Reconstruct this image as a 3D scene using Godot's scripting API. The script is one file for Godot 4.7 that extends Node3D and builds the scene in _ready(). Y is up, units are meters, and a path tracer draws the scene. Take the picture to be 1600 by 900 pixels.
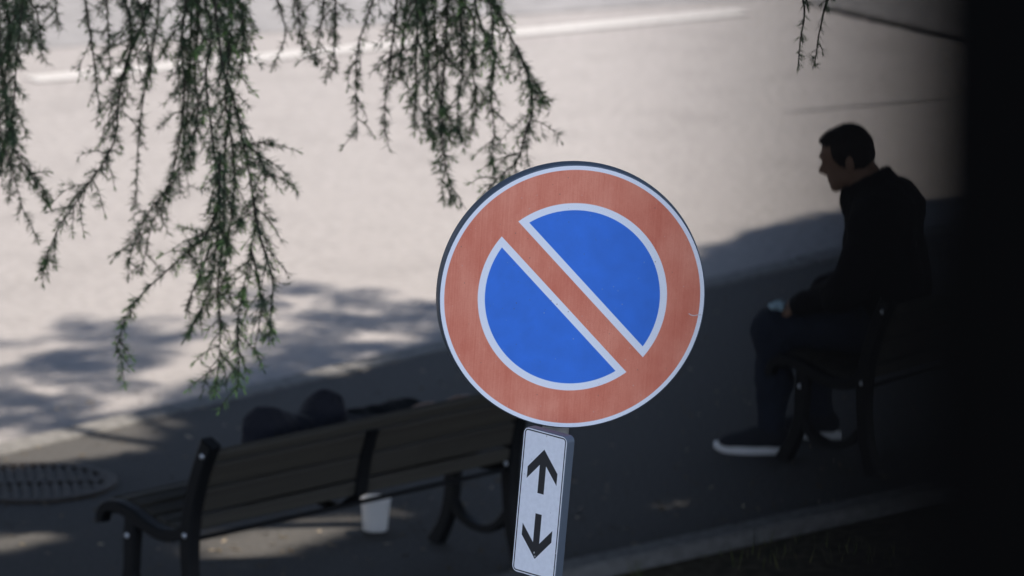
extends Node3D
# A shaded pavement beside a sunlit road: a no-parking sign in focus, cedar twigs hanging behind it,
# a bench with someone lying on it, a man sitting on a second bench, a post for the dark shape close to the lens.

const CAM_H := 4.6
const PITCH := 11.0
const FPX := 8889.0            # focal length in pixels of a 1600 pixel wide picture
const ROAD_Y := -0.12
const SUN_DIR := Vector3(-0.48, -1.0, 0.33)   # the way the light travels
var eye := Vector3(0, CAM_H, 0)
var cr: Vector3
var cu: Vector3
var cb: Vector3
var rng := RandomNumberGenerator.new()
var noise := FastNoiseLite.new()
var M := {}

# ---------------------------------------------------------------- survey: where a sight line meets a height or a distance
func ground_at(px: float, py: float, y := 0.0) -> Vector3:
	var d := cr * ((px - 800.0) / FPX) + cu * ((450.0 - py) / FPX) - cb
	return eye + d * ((y - CAM_H) / d.y)

func deep_at(px: float, py: float, dist: float) -> Vector3:
	return eye + (cr * ((px - 800.0) / FPX) + cu * ((450.0 - py) / FPX) - cb) * dist

# ---------------------------------------------------------------- small helpers
func col(r: float, g: float, b: float) -> Color:
	return Color(r, g, b).linear_to_srgb()

func mat(called: String, c: Color, rough := 0.9, spec := 0.5, metal := 0.0) -> StandardMaterial3D:
	var m := StandardMaterial3D.new()
	m.resource_name = called
	m.albedo_color = c
	m.roughness = rough
	m.metallic_specular = spec
	m.metallic = metal
	return m

func ramp(stops: Array) -> Gradient:
	var g := Gradient.new()
	g.offsets = PackedFloat32Array(stops.map(func(s): return s[0]))
	g.colors = PackedColorArray(stops.map(func(s): return s[1]))
	return g

func noise_tex(size: int, freq: float, sd: int, stops: Array, octaves := 4, kind := FastNoiseLite.TYPE_SIMPLEX_SMOOTH) -> NoiseTexture2D:
	var n := FastNoiseLite.new()
	n.noise_type = kind
	n.frequency = freq
	n.seed = sd
	n.fractal_octaves = octaves
	var t := NoiseTexture2D.new()
	t.width = size
	t.height = size
	t.seamless = true
	t.noise = n
	t.color_ramp = ramp(stops)
	return t

func tag(o: Node, label: String, category: String, group := "") -> Node:
	o.set_meta("label", label)
	o.set_meta("category", category)
	if group != "":
		o.set_meta("group", group)
	return o

func thing(called: String, where: Vector3, label: String, category: String, group := "", turn := 0.0) -> Node3D:
	var o := Node3D.new()
	o.name = called
	add_child(o, true)
	o.position = where
	o.rotation.y = turn
	tag(o, label, category, group)
	return o

func part(called: String, mesh: Mesh, m: Material, parent: Node) -> MeshInstance3D:
	var o := MeshInstance3D.new()
	o.name = called
	o.mesh = mesh
	o.material_override = m
	parent.add_child(o, true)
	return o

func structure(o: Node) -> Node:
	o.set_meta("kind", "structure")
	return o

func st_new() -> SurfaceTool:
	var st := SurfaceTool.new()
	st.begin(Mesh.PRIMITIVE_TRIANGLES)
	return st

func tri(st: SurfaceTool, a: Vector3, b: Vector3, c: Vector3) -> void:
	st.add_vertex(a); st.add_vertex(b); st.add_vertex(c)

func quad(st: SurfaceTool, a: Vector3, b: Vector3, c: Vector3, d: Vector3) -> void:
	tri(st, a, b, c); tri(st, a, c, d)

func done(st: SurfaceTool) -> ArrayMesh:
	st.generate_normals()
	return st.commit()

# a prism over a counter-clockwise or clockwise convex outline, from y0 to y1
func prism(st: SurfaceTool, pts: Array, y0: float, y1: float) -> void:
	st.set_smooth_group(-1)
	var n := pts.size()
	var area := 0.0
	for i in n:
		var p: Vector3 = pts[i]
		var q: Vector3 = pts[(i + 1) % n]
		area += p.x * q.z - q.x * p.z
	var o := pts.duplicate()
	if area < 0.0:
		o.reverse()
	for i in n:
		var a: Vector3 = o[i]
		var b: Vector3 = o[(i + 1) % n]
		quad(st, Vector3(a.x, y0, a.z), Vector3(a.x, y1, a.z), Vector3(b.x, y1, b.z), Vector3(b.x, y0, b.z))
	for i in range(1, n - 1):
		tri(st, Vector3(o[0].x, y1, o[0].z), Vector3(o[i].x, y1, o[i].z), Vector3(o[i + 1].x, y1, o[i + 1].z))
		tri(st, Vector3(o[0].x, y0, o[0].z), Vector3(o[i + 1].x, y0, o[i + 1].z), Vector3(o[i].x, y0, o[i].z))

# a box with chamfered edges, axes given
func chamfer_box(st: SurfaceTool, c: Vector3, ex: Vector3, ey: Vector3, ez: Vector3, bev: float) -> void:
	st.set_smooth_group(-1)
	var hx := ex.length(); var hy := ey.length(); var hz := ez.length()
	var ux := ex / hx; var uy := ey / hy; var uz := ez / hz
	var ax := [ux, uy, uz]
	var hh := [hx, hy, hz]
	for k in 3:
		var i := (k + 1) % 3
		var j := (k + 2) % 3
		for s in [-1.0, 1.0]:
			var n: Vector3 = ax[k] * s
			var f: Vector3 = c + n * hh[k]
			var a: Vector3 = ax[i] * (hh[i] - bev)
			var b: Vector3 = ax[j] * (hh[j] - bev) * s
			quad(st, f - a - b, f - a + b, f + a + b, f + a - b)
		for s in [-1.0, 1.0]:
			for t in [-1.0, 1.0]:
				var p: Vector3 = c + ax[i] * s * hh[i] + ax[j] * t * (hh[j] - bev)
				var q: Vector3 = c + ax[i] * s * (hh[i] - bev) + ax[j] * t * hh[j]
				var e: Vector3 = ax[k] * (hh[k] - bev) * s * t
				quad(st, p - e, p + e, q + e, q - e)
	for sx in [-1.0, 1.0]:
		for sy in [-1.0, 1.0]:
			for sz in [-1.0, 1.0]:
				var p1: Vector3 = c + ux * sx * hx + uy * sy * (hy - bev) + uz * sz * (hz - bev)
				var p2: Vector3 = c + ux * sx * (hx - bev) + uy * sy * hy + uz * sz * (hz - bev)
				var p3: Vector3 = c + ux * sx * (hx - bev) + uy * sy * (hy - bev) + uz * sz * hz
				if sx * sy * sz > 0.0:
					tri(st, p1, p3, p2)
				else:
					tri(st, p1, p2, p3)

# a round tube through points with a radius at each
func tube(st: SurfaceTool, pts: Array, radii: Array, sides := 8, caps := true) -> void:
	st.set_smooth_group(0)
	var rings := []
	var side := Vector3.UP
	for i in pts.size():
		var d: Vector3 = (pts[mini(i + 1, pts.size() - 1)] - pts[maxi(i - 1, 0)]).normalized()
		if i == 0:
			side = d.cross(Vector3(0.31, 0.2, 0.93)).normalized()
		side = (side - d * side.dot(d)).normalized()
		var other := d.cross(side)
		var ring := PackedVector3Array()
		for k in sides:
			var a := TAU * k / sides
			ring.append(pts[i] + (side * cos(a) + other * sin(a)) * radii[i])
		rings.append(ring)
	for i in rings.size() - 1:
		for k in sides:
			var l := (k + 1) % sides
			quad(st, rings[i][k], rings[i + 1][k], rings[i + 1][l], rings[i][l])
	if caps:
		st.set_smooth_group(-1)
		for k in sides:
			var l := (k + 1) % sides
			tri(st, pts[0], rings[0][k], rings[0][l])
			tri(st, pts[-1], rings[-1][l], rings[-1][k])

# a lathe about the y axis, profile of (radius, height) from bottom to top
func lathe(st: SurfaceTool, prof: Array, sides: int, smooth := true) -> void:
	for i in prof.size() - 1:
		st.set_smooth_group(i if not smooth else 0)
		for k in sides:
			var a := TAU * k / sides
			var b := TAU * (k + 1) / sides
			var p: Vector2 = prof[i]
			var q: Vector2 = prof[i + 1]
			var p0 := Vector3(cos(a) * p.x, p.y, sin(a) * p.x)
			var p1 := Vector3(cos(b) * p.x, p.y, sin(b) * p.x)
			var q0 := Vector3(cos(a) * q.x, q.y, sin(a) * q.x)
			var q1 := Vector3(cos(b) * q.x, q.y, sin(b) * q.x)
			if q.x > 1e-6:
				tri(st, p0, q1, q0)
			if p.x > 1e-6:
				tri(st, p0, p1, q1)

# a flat beam along a line in the bench's z-y plane, centred on x, with a width at each point
func beam(st: SurfaceTool, x: float, line: Array, widths: Array, thick: float) -> void:
	var lft := []
	var rgt := []
	var cv: Array = smooth_line(line, widths, 4)
	var n := cv.size()
	for i in n:
		var p: Vector2 = cv[i][0]
		var d: Vector2 = (cv[mini(i + 1, n - 1)][0] - cv[maxi(i - 1, 0)][0]).normalized()
		var o: Vector2 = Vector2(-d.y, d.x) * cv[i][1] * 0.5
		lft.append(p + o)
		rgt.append(p - o)
	var h := thick * 0.5
	var bv := minf(0.006, h * 0.3)
	for i in n - 1:
		for s in [-1.0, 1.0]:
			var f := func(q: Vector2, xx: float): return Vector3(x + s * xx, q.y, q.x)
			var li: Vector2 = lft[i].lerp(rgt[i], 0.12)
			var ri: Vector2 = rgt[i].lerp(lft[i], 0.12)
			var lj: Vector2 = lft[i + 1].lerp(rgt[i + 1], 0.12)
			var rj: Vector2 = rgt[i + 1].lerp(lft[i + 1], 0.12)
			var pts := [[f.call(li, h), f.call(lj, h), f.call(rj, h), f.call(ri, h), 1], [f.call(lft[i], h - bv), f.call(lft[i + 1], h - bv), f.call(lj, h), f.call(li, h), 2], [f.call(ri, h), f.call(rj, h), f.call(rgt[i + 1], h - bv), f.call(rgt[i], h - bv), 3]]
			for q in pts:
				st.set_smooth_group(q[4] + (5 if s > 0 else 0))
				if s < 0:
					quad(st, q[0], q[1], q[2], q[3])
				else:
					quad(st, q[3], q[2], q[1], q[0])
		st.set_smooth_group(20)
		quad(st, Vector3(x - h + bv, lft[i].y, lft[i].x), Vector3(x + h - bv, lft[i].y, lft[i].x), Vector3(x + h - bv, lft[i + 1].y, lft[i + 1].x), Vector3(x - h + bv, lft[i + 1].y, lft[i + 1].x))
		st.set_smooth_group(21)
		quad(st, Vector3(x - h + bv, rgt[i + 1].y, rgt[i + 1].x), Vector3(x + h - bv, rgt[i + 1].y, rgt[i + 1].x), Vector3(x + h - bv, rgt[i].y, rgt[i].x), Vector3(x - h + bv, rgt[i].y, rgt[i].x))
	st.set_smooth_group(-1)
	for e in [0, n - 1]:
		var a := Vector3(x - h + bv, lft[e].y, lft[e].x)
		var b := Vector3(x + h - bv, lft[e].y, lft[e].x)
		var c := Vector3(x + h - bv, rgt[e].y, rgt[e].x)
		var d2 := Vector3(x - h + bv, rgt[e].y, rgt[e].x)
		if e == 0:
			quad(st, a, d2, c, b)
		else:
			quad(st, a, b, c, d2)

func smooth_line(line: Array, widths: Array, cuts: int) -> Array:
	var out := []
	for i in line.size() - 1:
		var p0: Vector2 = line[maxi(i - 1, 0)]
		var p1: Vector2 = line[i]
		var p2: Vector2 = line[i + 1]
		var p3: Vector2 = line[mini(i + 2, line.size() - 1)]
		for k in cuts:
			var t := float(k) / cuts
			out.append([p1.cubic_interpolate(p2, p0, p3, t), lerpf(widths[i], widths[i + 1], t)])
	out.append([line[-1], widths[-1]])
	return out

func smooth_3d(line: Array, cuts: int) -> Array:
	var out := []
	for i in line.size() - 1:
		var p0: Vector3 = line[maxi(i - 1, 0)]
		var p3: Vector3 = line[mini(i + 2, line.size() - 1)]
		for k in cuts:
			out.append((line[i] as Vector3).cubic_interpolate(line[i + 1], p0, p3, float(k) / cuts))
	out.append(line[-1])
	return out

# ---------------------------------------------------------------- surface nets for bodies and clothes
# a field is a dictionary of arrays: tapered capsules (a, ba, 1/len2, ra, rb), then ellipsoids (centre, radii)
class Field:
	var a := PackedVector3Array()
	var ba := PackedVector3Array()
	var inv := PackedFloat32Array()
	var ra := PackedFloat32Array()
	var rb := PackedFloat32Array()
	var ec := PackedVector3Array()
	var er := PackedVector3Array()
	var hollow := PackedVector3Array()
	var hollow_r := PackedFloat32Array()
	var k := 0.03
	var cut_n := PackedVector3Array()     # keep only where n.p < d
	var cut_d := PackedFloat32Array()
	var wobble: FastNoiseLite
	var wobble_by := 0.0
	func cap(p: Vector3, q: Vector3, r1: float, r2: float) -> void:
		a.append(p); ba.append(q - p); inv.append(1.0 / maxf((q - p).length_squared(), 1e-9)); ra.append(r1); rb.append(r2)
	func ball(c: Vector3, r: Vector3) -> void:
		ec.append(c); er.append(r)
	func cut(n: Vector3, through: Vector3) -> void:
		cut_n.append(n.normalized()); cut_d.append(n.normalized().dot(through))
	func at(p: Vector3) -> float:
		var d := 10.0
		for i in a.size():
			var pa := p - a[i]
			var t := clampf(pa.dot(ba[i]) * inv[i], 0.0, 1.0)
			var e := (pa - ba[i] * t).length() - lerpf(ra[i], rb[i], t)
			var h := maxf(k - absf(d - e), 0.0) / k
			d = minf(d, e) - h * h * k * 0.25
		for i in ec.size():
			var q := (p - ec[i]) / er[i]
			var l := q.length()
			var e := l * (l - 1.0) / maxf((q / er[i]).length(), 1e-6)
			var h := maxf(k - absf(d - e), 0.0) / k
			d = minf(d, e) - h * h * k * 0.25
		for i in hollow.size():
			d = maxf(d, hollow_r[i] - (p - hollow[i]).length())
		for i in cut_n.size():
			d = maxf(d, p.dot(cut_n[i]) - cut_d[i])
		if wobble_by > 0.0 and absf(d) < 0.05:
			d += wobble.get_noise_3dv(p) * wobble_by
		return d

func nets(f: Field, lo: Vector3, hi: Vector3, h: float, st: SurfaceTool, base: int) -> int:
	var nx := int(ceil((hi.x - lo.x) / h / 4.0)) * 4 + 1
	var ny := int(ceil((hi.y - lo.y) / h / 4.0)) * 4 + 1
	var nz := int(ceil((hi.z - lo.z) / h / 4.0)) * 4 + 1
	var v := PackedFloat32Array()
	v.resize(nx * ny * nz)
	v.fill(1.0)
	var reach := h * 4.0 * 0.87 * 1.25 + h + f.wobble_by
	var live := []
	for bz in (nz - 1) / 4:
		for by in (ny - 1) / 4:
			for bx in (nx - 1) / 4:
				var c := lo + Vector3(bx * 4 + 2, by * 4 + 2, bz * 4 + 2) * h
				var e := f.at(c)
				var near := absf(e) < reach
				if near:
					live.append(Vector3i(bx, by, bz))
				elif e < 0.0:
					for z in range(bz * 4, bz * 4 + 5):
						for y in range(by * 4, by * 4 + 5):
							for x in range(bx * 4, bx * 4 + 5):
								if v[(z * ny + y) * nx + x] == 1.0:
									v[(z * ny + y) * nx + x] = -1.0
	var known := PackedByteArray()
	known.resize(nx * ny * nz)
	for b in live:
		for z in range(b.z * 4, b.z * 4 + 5):
			for y in range(b.y * 4, b.y * 4 + 5):
				for x in range(b.x * 4, b.x * 4 + 5):
					var id := (z * ny + y) * nx + x
					if known[id] == 0:
						known[id] = 1
						v[id] = f.at(lo + Vector3(x, y, z) * h)
	var index := {}
	var count := base
	var sx := 1
	var sy := nx
	var sz := nx * ny
	var offs := [0, sx, sy, sx + sy, sz, sx + sz, sy + sz, sx + sy + sz]
	var cv := [Vector3(0, 0, 0), Vector3(1, 0, 0), Vector3(0, 1, 0), Vector3(1, 1, 0), Vector3(0, 0, 1), Vector3(1, 0, 1), Vector3(0, 1, 1), Vector3(1, 1, 1)]
	var edges := [[0, 1], [2, 3], [4, 5], [6, 7], [0, 2], [1, 3], [4, 6], [5, 7], [0, 4], [1, 5], [2, 6], [3, 7]]
	for b in live:
		for z in range(b.z * 4, b.z * 4 + 4):
			for y in range(b.y * 4, b.y * 4 + 4):
				for x in range(b.x * 4, b.x * 4 + 4):
					var id: int = (z * ny + y) * nx + x
					var m := 0
					for c in 8:
						if v[id + offs[c]] < 0.0:
							m |= 1 << c
					if m == 0 or m == 255:
						continue
					var s := Vector3.ZERO
					var n := 0
					for e in edges:
						var va := v[id + offs[e[0]]]
						var vb := v[id + offs[e[1]]]
						if (va < 0.0) != (vb < 0.0):
							s += cv[e[0]].lerp(cv[e[1]], va / (va - vb))
							n += 1
					index[id] = count
					count += 1
					var p := lo + (Vector3(x, y, z) + s / n) * h
					var g := Vector3(f.at(p + Vector3(h * 0.5, 0, 0)) - f.at(p - Vector3(h * 0.5, 0, 0)), f.at(p + Vector3(0, h * 0.5, 0)) - f.at(p - Vector3(0, h * 0.5, 0)), f.at(p + Vector3(0, 0, h * 0.5)) - f.at(p - Vector3(0, 0, h * 0.5)))
					st.set_normal(g.normalized())
					st.add_vertex(p)
	for id in index:
		for ax in 3:
			var step: int = [sx, sy, sz][ax]
			var p1: int = [sy, sz, sx][ax]
			var p2: int = [sz, sx, sy][ax]
			var va := v[id]
			var vb := v[id + step]
			if (va < 0.0) == (vb < 0.0):
				continue
			if not (index.has(id - p1) and index.has(id - p2) and index.has(id - p1 - p2)):
				continue
			var q := [index[id], index[id - p1], index[id - p1 - p2], index[id - p2]]
			if va < 0.0:
				q.reverse()
			for t in [0, 1, 2, 0, 2, 3]:
				st.add_index(q[t])
	return count

func skin(f: Field, lo: Vector3, hi: Vector3, h: float) -> ArrayMesh:
	var st := st_new()
	nets(f, lo, hi, h, st, 0)
	return st.commit()

# ================================================================ the scene
func _ready() -> void:
	var p := deg_to_rad(PITCH)
	cr = Vector3.RIGHT
	cu = Vector3(0, cos(p), -sin(p))
	cb = Vector3(0, sin(p), cos(p))
	rng.seed = 7
	noise.seed = 3
	noise.frequency = 0.9

	# camera: a long lens, focused on the sign
	var cam := Camera3D.new()
	cam.name = "camera"
	add_child(cam)
	cam.position = eye
	cam.rotation_degrees = Vector3(-PITCH, 0, 0)
	var lens := CameraAttributesPhysical.new()
	lens.frustum_focal_length = 237.0
	lens.frustum_focus_distance = 12.73
	lens.exposure_aperture = 6.6
	lens.frustum_near = 0.05
	lens.frustum_far = 900.0
	cam.attributes = lens
	cam.fov = rad_to_deg(2.0 * atan(450.0 / FPX))
	cam.near = 0.05
	cam.far = 900.0
	cam.current = true

	# sky
	var sky_m := ProceduralSkyMaterial.new()
	sky_m.sky_top_color = Color(0.58, 0.67, 0.82)
	sky_m.sky_horizon_color = Color(0.86, 0.88, 0.90)
	sky_m.sky_curve = 0.12
	sky_m.ground_bottom_color = Color(0.2, 0.2, 0.2)
	sky_m.ground_horizon_color = Color(0.5, 0.52, 0.55)
	sky_m.sky_energy_multiplier = 1.13
	var sky := Sky.new()
	sky.sky_material = sky_m
	var env := Environment.new()
	env.background_mode = Environment.BG_SKY
	env.sky = sky
	env.tonemap_mode = Environment.TONE_MAPPER_LINEAR
	env.tonemap_exposure = 2.15
	env.sdfgi_enabled = true
	env.ssao_enabled = true
	env.ssil_enabled = true
	var we := WorldEnvironment.new()
	we.name = "world_environment"
	we.environment = env
	add_child(we)

	# sun, high and beyond the road to the right
	var sun := DirectionalLight3D.new()
	sun.name = "sun"
	add_child(sun)
	sun.look_at_from_position(Vector3.ZERO, SUN_DIR, Vector3.UP)
	sun.light_energy = 1.5
	sun.light_color = Color(1.0, 0.955, 0.90)
	sun.light_angular_distance = 0.53
	sun.shadow_enabled = true

	materials()
	terrain()
	cedars()
	road_sign()
	benches()
	seated_man()
	lying_person()
	small_things()
	near_post()

func materials() -> void:
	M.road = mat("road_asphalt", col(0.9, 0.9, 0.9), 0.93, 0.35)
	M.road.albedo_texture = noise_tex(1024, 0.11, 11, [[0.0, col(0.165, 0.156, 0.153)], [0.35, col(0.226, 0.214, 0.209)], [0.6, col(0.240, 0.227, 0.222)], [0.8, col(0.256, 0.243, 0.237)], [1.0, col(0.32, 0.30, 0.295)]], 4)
	M.road.detail_enabled = true
	M.road.detail_blend_mode = BaseMaterial3D.BLEND_MODE_MUL
	M.road.detail_albedo = noise_tex(512, 0.02, 77, [[0.0, Color(0.93, 0.93, 0.93)], [0.42, Color(0.99, 0.99, 0.99)], [0.6, Color(1, 1, 1)], [1.0, Color(0.965, 0.965, 0.965)]], 6)
	M.road.detail_uv_layer = BaseMaterial3D.DETAIL_UV_1
	M.road.uv1_triplanar = true
	M.road.uv1_world_triplanar = true
	M.road.uv1_scale = Vector3(0.13, 0.13, 0.13)
	M.far_road = mat("far_grey", col(0.9, 0.9, 0.9), 0.93, 0.35)
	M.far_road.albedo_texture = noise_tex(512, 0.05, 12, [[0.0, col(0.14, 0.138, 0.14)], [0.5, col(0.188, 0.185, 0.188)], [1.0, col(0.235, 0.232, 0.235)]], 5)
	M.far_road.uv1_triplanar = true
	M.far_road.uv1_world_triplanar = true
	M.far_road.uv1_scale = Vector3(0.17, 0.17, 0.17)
	M.patch = mat("dark_grey_patch", col(0.9, 0.9, 0.9), 0.93, 0.35)
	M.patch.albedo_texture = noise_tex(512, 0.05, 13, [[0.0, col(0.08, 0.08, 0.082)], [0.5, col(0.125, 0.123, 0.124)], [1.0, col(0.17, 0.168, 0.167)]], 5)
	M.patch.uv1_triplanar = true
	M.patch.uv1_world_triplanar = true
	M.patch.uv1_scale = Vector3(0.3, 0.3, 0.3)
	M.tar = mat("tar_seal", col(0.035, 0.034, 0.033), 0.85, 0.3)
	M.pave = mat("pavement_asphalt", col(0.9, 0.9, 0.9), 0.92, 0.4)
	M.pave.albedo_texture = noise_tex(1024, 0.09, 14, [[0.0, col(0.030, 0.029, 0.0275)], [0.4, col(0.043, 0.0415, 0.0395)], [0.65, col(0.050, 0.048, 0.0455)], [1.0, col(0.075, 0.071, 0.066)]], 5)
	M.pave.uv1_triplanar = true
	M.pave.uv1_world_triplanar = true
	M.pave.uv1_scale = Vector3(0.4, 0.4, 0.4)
	M.pave.heightmap_enabled = false
	M.kerb = mat("kerb_stone", col(0.9, 0.9, 0.9), 0.88, 0.4)
	M.kerb.albedo_texture = noise_tex(512, 0.03, 15, [[0.0, col(0.08, 0.078, 0.074)], [0.5, col(0.125, 0.122, 0.117)], [1.0, col(0.19, 0.185, 0.177)]], 5)
	M.kerb.uv1_triplanar = true
	M.kerb.uv1_world_triplanar = true
	M.kerb.uv1_scale = Vector3(1.1, 1.1, 1.1)
	M.soil = mat("bed_soil", col(0.9, 0.9, 0.9), 0.98, 0.2)
	M.soil.albedo_texture = noise_tex(512, 0.03, 16, [[0.0, col(0.03, 0.025, 0.016)], [0.5, col(0.06, 0.05, 0.033)], [1.0, col(0.11, 0.092, 0.06)]], 6)
	M.soil.uv1_triplanar = true
	M.soil.uv1_world_triplanar = true
	M.soil.uv1_scale = Vector3(0.9, 0.9, 0.9)
	M.paint = mat("road_paint", col(0.9, 0.9, 0.9), 0.7, 0.45)
	M.paint.albedo_texture = noise_tex(512, 0.06, 17, [[0.0, col(0.25, 0.24, 0.23)], [0.35, col(0.36, 0.35, 0.34)], [1.0, col(0.46, 0.45, 0.44)]], 5)
	M.paint.uv1_triplanar = true
	M.paint.uv1_world_triplanar = true
	M.paint.uv1_scale = Vector3(0.8, 0.8, 0.8)
	M.bark = mat("cedar_bark", col(0.9, 0.9, 0.9), 0.95, 0.2)
	M.bark.albedo_texture = noise_tex(512, 0.02, 18, [[0.0, col(0.03, 0.024, 0.018)], [0.5, col(0.075, 0.062, 0.05)], [1.0, col(0.13, 0.112, 0.095)]], 6)
	M.bark.uv1_triplanar = true
	M.bark.uv1_scale = Vector3(1.2, 0.35, 1.2)
	M.twig = mat("twig_bark", col(0.05, 0.042, 0.032), 0.9, 0.25)
	M.needle = mat("cedar_needles", Color.WHITE, 0.62, 0.35)
	M.needle.vertex_color_use_as_albedo = true
	M.needle.backlight_enabled = true
	M.needle.backlight = Color(0.38, 0.42, 0.20)
	M.needle.cull_mode = BaseMaterial3D.CULL_DISABLED
	M.crown = mat("cedar_crown", Color.WHITE, 0.7, 0.3)
	M.crown.vertex_color_use_as_albedo = true
	M.crown.cull_mode = BaseMaterial3D.CULL_DISABLED
	M.iron = mat("black_cast_iron", col(0.008, 0.0085, 0.0095), 0.55, 0.3)
	M.iron.albedo_texture = noise_tex(256, 0.05, 19, [[0.0, col(0.55, 0.55, 0.55)], [1.0, col(1, 1, 1)]], 4)
	M.iron.uv1_triplanar = true
	M.iron.uv1_scale = Vector3(4, 4, 4)
	M.zinc = mat("zinc", col(0.5, 0.52, 0.54), 0.45, 0.5, 0.6)
	M.wood = []
	for i in 3:
		var w := mat("bench_wood", col([0.9, 0.75, 0.82][i], [0.9, 0.74, 0.8][i], [0.9, 0.74, 0.78][i]), 0.78, 0.35)
		w.albedo_texture = wood_tex(21 + i)
		w.uv1_triplanar = true
		w.uv1_scale = Vector3(0.7, 7.0, 7.0)
		w.uv1_offset = Vector3(0.31 * i, 0.17 * i, 0.4 * i)
		M.wood.append(w)

func wood_tex(sd: int) -> ImageTexture:
	var im := Image.create(256, 256, false, Image.FORMAT_RGB8)
	var n := FastNoiseLite.new()
	n.seed = sd
	n.frequency = 0.012
	for y in 256:
		for x in 256:
			var t := 0.5 + 0.5 * n.get_noise_2d(x * 0.25, y * 5.0)
			t = clampf(t + 0.18 * n.get_noise_2d(x * 1.2, y * 16.0), 0.0, 1.0)
			im.set_pixel(x, y, col(0.032, 0.029, 0.023).lerp(col(0.080, 0.072, 0.058), t))
	return ImageTexture.create_from_image(im)

# ---------------------------------------------------------------- ground
var kerb0: Vector3
var kerb_u := Vector3(0.647, 0, -0.763)
var kerb_n := Vector3(-0.763, 0, -0.647)     # towards the road
var bed0: Vector3
var bed_u := Vector3(0.744, 0, -0.668)
var bed_n := Vector3(0.668, 0, 0.744)        # towards the camera

func sheet(called: String, pts: Array, y: float, m: Material, parent: Node = self) -> MeshInstance3D:
	var st := st_new()
	var o := []
	var area := 0.0
	for i in pts.size():
		area += pts[i].x * pts[(i + 1) % pts.size()].z - pts[(i + 1) % pts.size()].x * pts[i].z
		o.append(Vector3(pts[i].x, y, pts[i].z))
	if area < 0.0:
		o.reverse()
	st.set_smooth_group(-1)
	for i in range(1, o.size() - 1):
		tri(st, o[0], o[i], o[i + 1])
	return part(called, done(st), m, parent)

func ragged_strip(a: Vector3, b: Vector3, w: float, n: int, rough: float, y: float) -> ArrayMesh:
	var st := st_new()
	st.set_smooth_group(-1)
	var d := (b - a).normalized()
	var s := Vector3(-d.z, 0, d.x)
	var up := []
	var lo := []
	for i in n + 1:
		var c := a.lerp(b, float(i) / n)
		c.y = y
		up.append(c + s * (w * 0.5 + rng.randf_range(-rough, rough)))
		lo.append(c - s * (w * 0.5 + rng.randf_range(-rough, rough)))
	for i in n:
		quad(st, up[i], lo[i], lo[i + 1], up[i + 1])
	var m := done(st)
	return m

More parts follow.
